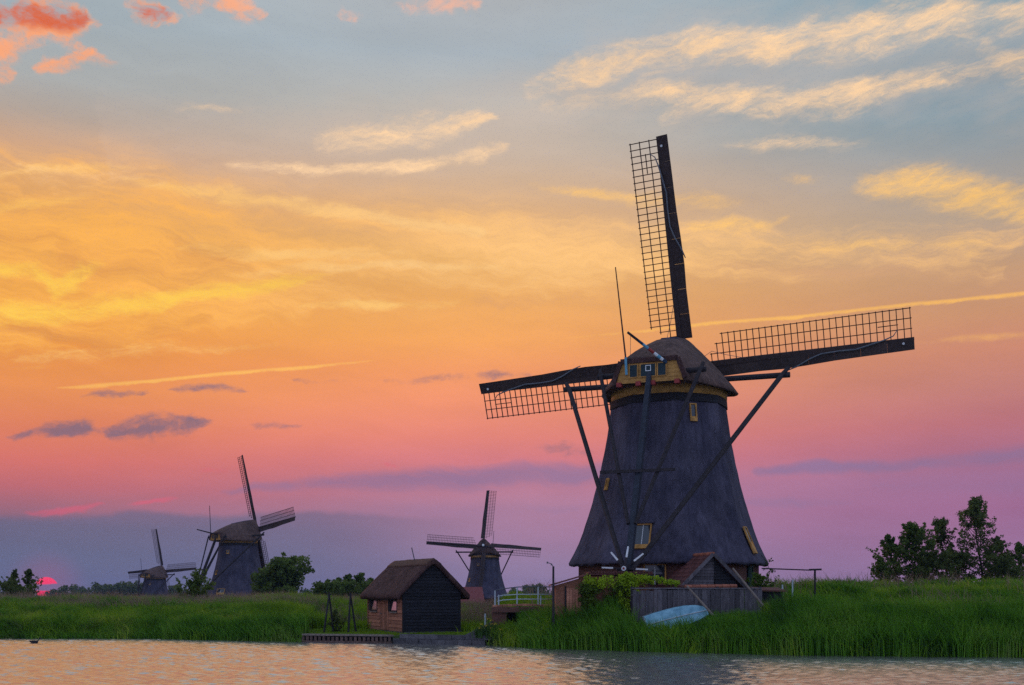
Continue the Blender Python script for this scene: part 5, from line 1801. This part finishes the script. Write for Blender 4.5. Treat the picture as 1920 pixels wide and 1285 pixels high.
for i, (px_, pt_, w_, lab) in enumerate(((598, 1088, 26, 'sapling nearest the large round bushy tree'), (616, 1084, 26, 'second sapling from the large round bushy tree'), (636, 1080, 40, 'bushy sapling in the middle of the row left of the boathouse'),
                                         (655, 1072, 34, 'tallest pointed sapling in the row left of the boathouse'), (674, 1072, 46, 'broad sapling close to the left eave of the boathouse'), (694, 1079, 26, 'sapling half hidden by the left eave of the boathouse'))):
    tree_at(px_, pt_, 1140, 140 + 4 * i, w_, lab, n=1500, seed=30 + i, leaves='leaf_mid', group=GS, gap=.12, low=.0, leafsize=.2, limbs=20, fill=1.3)
for px_, pt_, w_, lab in ((612, 1098, 60, 'low light green hedge bush next to the large round bushy tree'), (652, 1094, 60, 'low light green hedge bush in the middle of the sapling row'), (690, 1095, 56, 'low light green hedge bush touching the boathouse eave')):
    tree_at(px_, pt_, 1136, 138, w_, lab, n=1500, seed=px_, leaves='leaf_mid', group='low hedge bushes left of the boathouse', gap=.05, low=.0, leafsize=.2, limbs=20, fill=1.4, name='bush', cat='bush')
# dark shrub between the trestles
tree_at(630, 1138, 1192, 66.9, 34, 'narrow dark bush behind the left pole trestle', n=1500, seed=45, gap=.05, low=.02, name='bush', cat='bush', leafsize=.06)

# ------------------------------------------------------------------ far woods on the horizon (one mass)
r = np.random.default_rng(77)
cs, rs_ = [], []
for px0, px1, py0, Yw, n_, amp in ((-120, 60, 1104, 700, 40, 5), (100, 190, 1100, 760, 46, 5), (180, 250, 1094, 720, 44, 5), (230, 300, 1092, 700, 34, 4), (300, 420, 1100, 760, 50, 4), (420, 600, 1104, 800, 40, 4), (560, 900, 1106, 820, 80, 3), (960, 1060, 1103, 700, 40, 3),
                                   (985, 1022, 1097, 620, 26, 3), (1440, 1480, 1108, 700, 20, 2), (1490, 1540, 1102, 640, 26, 3), (1550, 1600, 1098, 660, 30, 3), (1600, 2050, 1106, 760, 100, 3)):
    for _ in range(n_):
        px_ = r.uniform(px0, px1)
        py_ = py0 + amp * math.sin(px_ * .13) + r.uniform(-2, 4)
        zt = EYE + (HZ - py_) * Yw / F
        rad = r.uniform(1.6, 3.2)
        yy = Yw + r.uniform(-14, 14)
        zz = zt - rad
        while zz > -5:
            cs.append(((px_ - 960) * Yw / F + r.normal() * .8, yy, zz))
            rs_.append(rad)
            zz -= rad * 1.3
V, Fc = leaf_cloud(np.array(cs), np.array(rs_), 52000, .85, r)
stuff('far_woods', V, Fc, M['leaf_dark'], 'blue hazy line of woods along the horizon', 'woods')

# ------------------------------------------------------------------ vine on the brick shed
vn = empty('vine', (5.6, 57.2, 1.35))
tag(vn, 'bright yellow-green vine spilling over the brick shed and along the fence top', 'vine')
r = np.random.default_rng(91)
O = Vector(vn.location)


def vine_clumps(lst):
    c, q = [], []
    for px_, py_, rp in lst:
        p = at(px_, py_, 57.05) - O
        c.append((p.x, p.y + r.uniform(-.25, .25), p.z))
        q.append(rp * 57.05 / F)
    return np.array(c), np.array(q)


top_l = [(1095 + r.uniform(0, 120), 1083 + r.uniform(0, 14), r.uniform(6, 11)) for _ in range(46)] + [(1168 + r.uniform(-8, 26), 1092 + r.uniform(0, 52), r.uniform(5, 9)) for _ in range(34)] + \
        [(1205 + u * 66, 1084 + 12 * u + r.uniform(-5, 5), r.uniform(3, 6)) for u in np.linspace(0, 1, 26)] + [(1178 + r.uniform(-6, 8), 1076 + r.uniform(0, 8), 5) for _ in range(5)]
c, q = vine_clumps(top_l)
V, Fc = leaf_cloud(c, q, 4600, .055, r)
link('foliage', np_mesh('foliage', V, Fc, M['leaf_vine']), vn)
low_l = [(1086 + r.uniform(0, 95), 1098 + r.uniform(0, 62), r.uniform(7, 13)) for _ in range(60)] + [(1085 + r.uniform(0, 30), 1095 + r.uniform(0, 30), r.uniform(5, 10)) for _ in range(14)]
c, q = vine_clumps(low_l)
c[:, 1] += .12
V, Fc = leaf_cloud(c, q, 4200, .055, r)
link('shaded_foliage', np_mesh('shaded_foliage', V, Fc, M['leaf_vine_dark']), vn)  # lower leaves take the darkened colour as painted shade
sm = MB()
for x_ in (-.6, .3, 1.2):
    sm = MB().tube([(x_, .1, -.2), (x_ + .1, .05, .8), (x_ + .3, .0, 1.7), (x_ + .8, .0, 2.1)], [.05, .04, .03, .02], 5).build('stem', M['bark'], vn)
# shrub at the corner of the mill and creeper under the eave
tree_at(1425, 1078, 1118, 59.5, 52, 'light green shrub at the right foot of the large mill behind the coop', n=1500, seed=51, leaves='leaf_vine_dark', gap=.1, low=.02, name='shrub', cat='shrub', leafsize=.07)
cr_ = empty('creeper', (15.3, 66.2, 3.0))
tag(cr_, 'thin dark creeper dangling at the right end of the thatched eave', 'creeper')
O = Vector(cr_.location)
pts = [at(1422, 1035, 66.2) - O, at(1436, 1052, 66.2) - O, at(1444, 1070, 66.2) - O, at(1440, 1086, 66.2) - O, at(1446, 1102, 66.2) - O]
MB().tube(pts, .02, 5).build('stem', M['bark'], cr_)
c = np.array([tuple(p + Vector(r.normal(size=3)) * .12) for p in pts[1:] for _ in range(5)])
V, Fc = leaf_cloud(c, np.full(len(c), .16), 230, .06, r)
link('foliage', np_mesh('foliage', V, Fc, M['leaf_dark']), cr_)

# ------------------------------------------------------------------ yellow irises at the water's edge
GI = 'flowering irises at the corner of the stone quay'
for i, (px_, Yq, hh, nf, lab) in enumerate(((908, 60.2, .72, 5, 'leftmost clump of yellow irises by the end of the stone quay wall'), (924, 60.0, .95, 4, 'tallest clump of yellow irises right of the quay end'), (940, 59.6, .62, 2, 'rightmost small clump of yellow irises next to the reeds'))):
    x_ = (px_ - 960) * Yq / F
    z_ = max(gz(x_, Yq), -.05)
    ir = empty('iris_clump', (x_, Yq, z_))
    tag(ir, lab, 'iris', GI)
    rr2 = np.random.default_rng(200 + i)
    bx_ = rr2.normal(0, .22, 150)
    by_ = rr2.normal(0, .15, 150)
    V, Fc = blades(bx_, by_, hh * (.6 + .5 * rr2.random(150)), .04, .35, 210 + i, zs=np.zeros(150))
    link('leaves', np_mesh('leaves', V, Fc, M['iris']), ir)
    for k in range(nf):
        fx_, fz_ = rr2.normal(0, .2), hh * rr2.uniform(.55, 1.12)
        fy_ = rr2.uniform(-.25, -.05)
        st_ = MB().tube([(fx_ * .7, fy_ * .6, 0), (fx_, fy_, fz_)], .012, 4).build('stalk', M['iris'], ir)
        pm = MB()
        for a in range(6):
            an = a * math.pi / 3
            d = Vector((math.cos(an), math.sin(an), .35 if a % 2 else -.35))
            s_ = Vector((-math.sin(an), math.cos(an), 0)) * .035
            o = Vector((fx_, fy_, fz_ + .03))
            pm.poly([o, o + d * .06 + s_, o + d * .12, o + d * .06 - s_, o + d * .06 + Vector((0, 0, .012))], [(0, 1, 4), (1, 2, 4), (2, 3, 4), (3, 0, 4), (0, 3, 2, 1)])
        pm.build('flower', M['petal'], st_)
# brownish dock and weeds beside them
xs = np.concatenate([np.random.default_rng(301).normal(-.3, .75, 1500)])
ys = bank(xs) + np.random.default_rng(302).uniform(-.25, 1.9, len(xs))
ok = xs < 1.2
xs, ys = xs[ok], ys[ok]
stuff('waterside_weeds', *blades(xs, ys, .35 + .55 * rng.random(len(xs)), .045, .5, 303), M['grass'], 'mixed weeds between irises and reeds', 'weeds')

# ================================================================== haze over the polder
hz = MB().box(-2650, 2650, -350, 2650, -8.0, 33.0)
hm = bpy.data.materials.new('haze')
hm.use_nodes = True
nt = hm.node_tree
nt.nodes.clear()
vo = nt.nodes.new('ShaderNodeVolumePrincipled')
vo.inputs['Color'].default_value = (0.34, 0.50, 1.0, 1)
vo.inputs['Density'].default_value = 0.00014
vo.inputs['Anisotropy'].default_value = 0.2
om = nt.nodes.new('ShaderNodeOutputMaterial')
nt.links.new(vo.outputs[0], om.inputs['Volume'])
hzo = hz.build('haze', hm)
tag(hzo, kind='stuff')
hzo['label'] = 'thin evening haze lying over the polder'
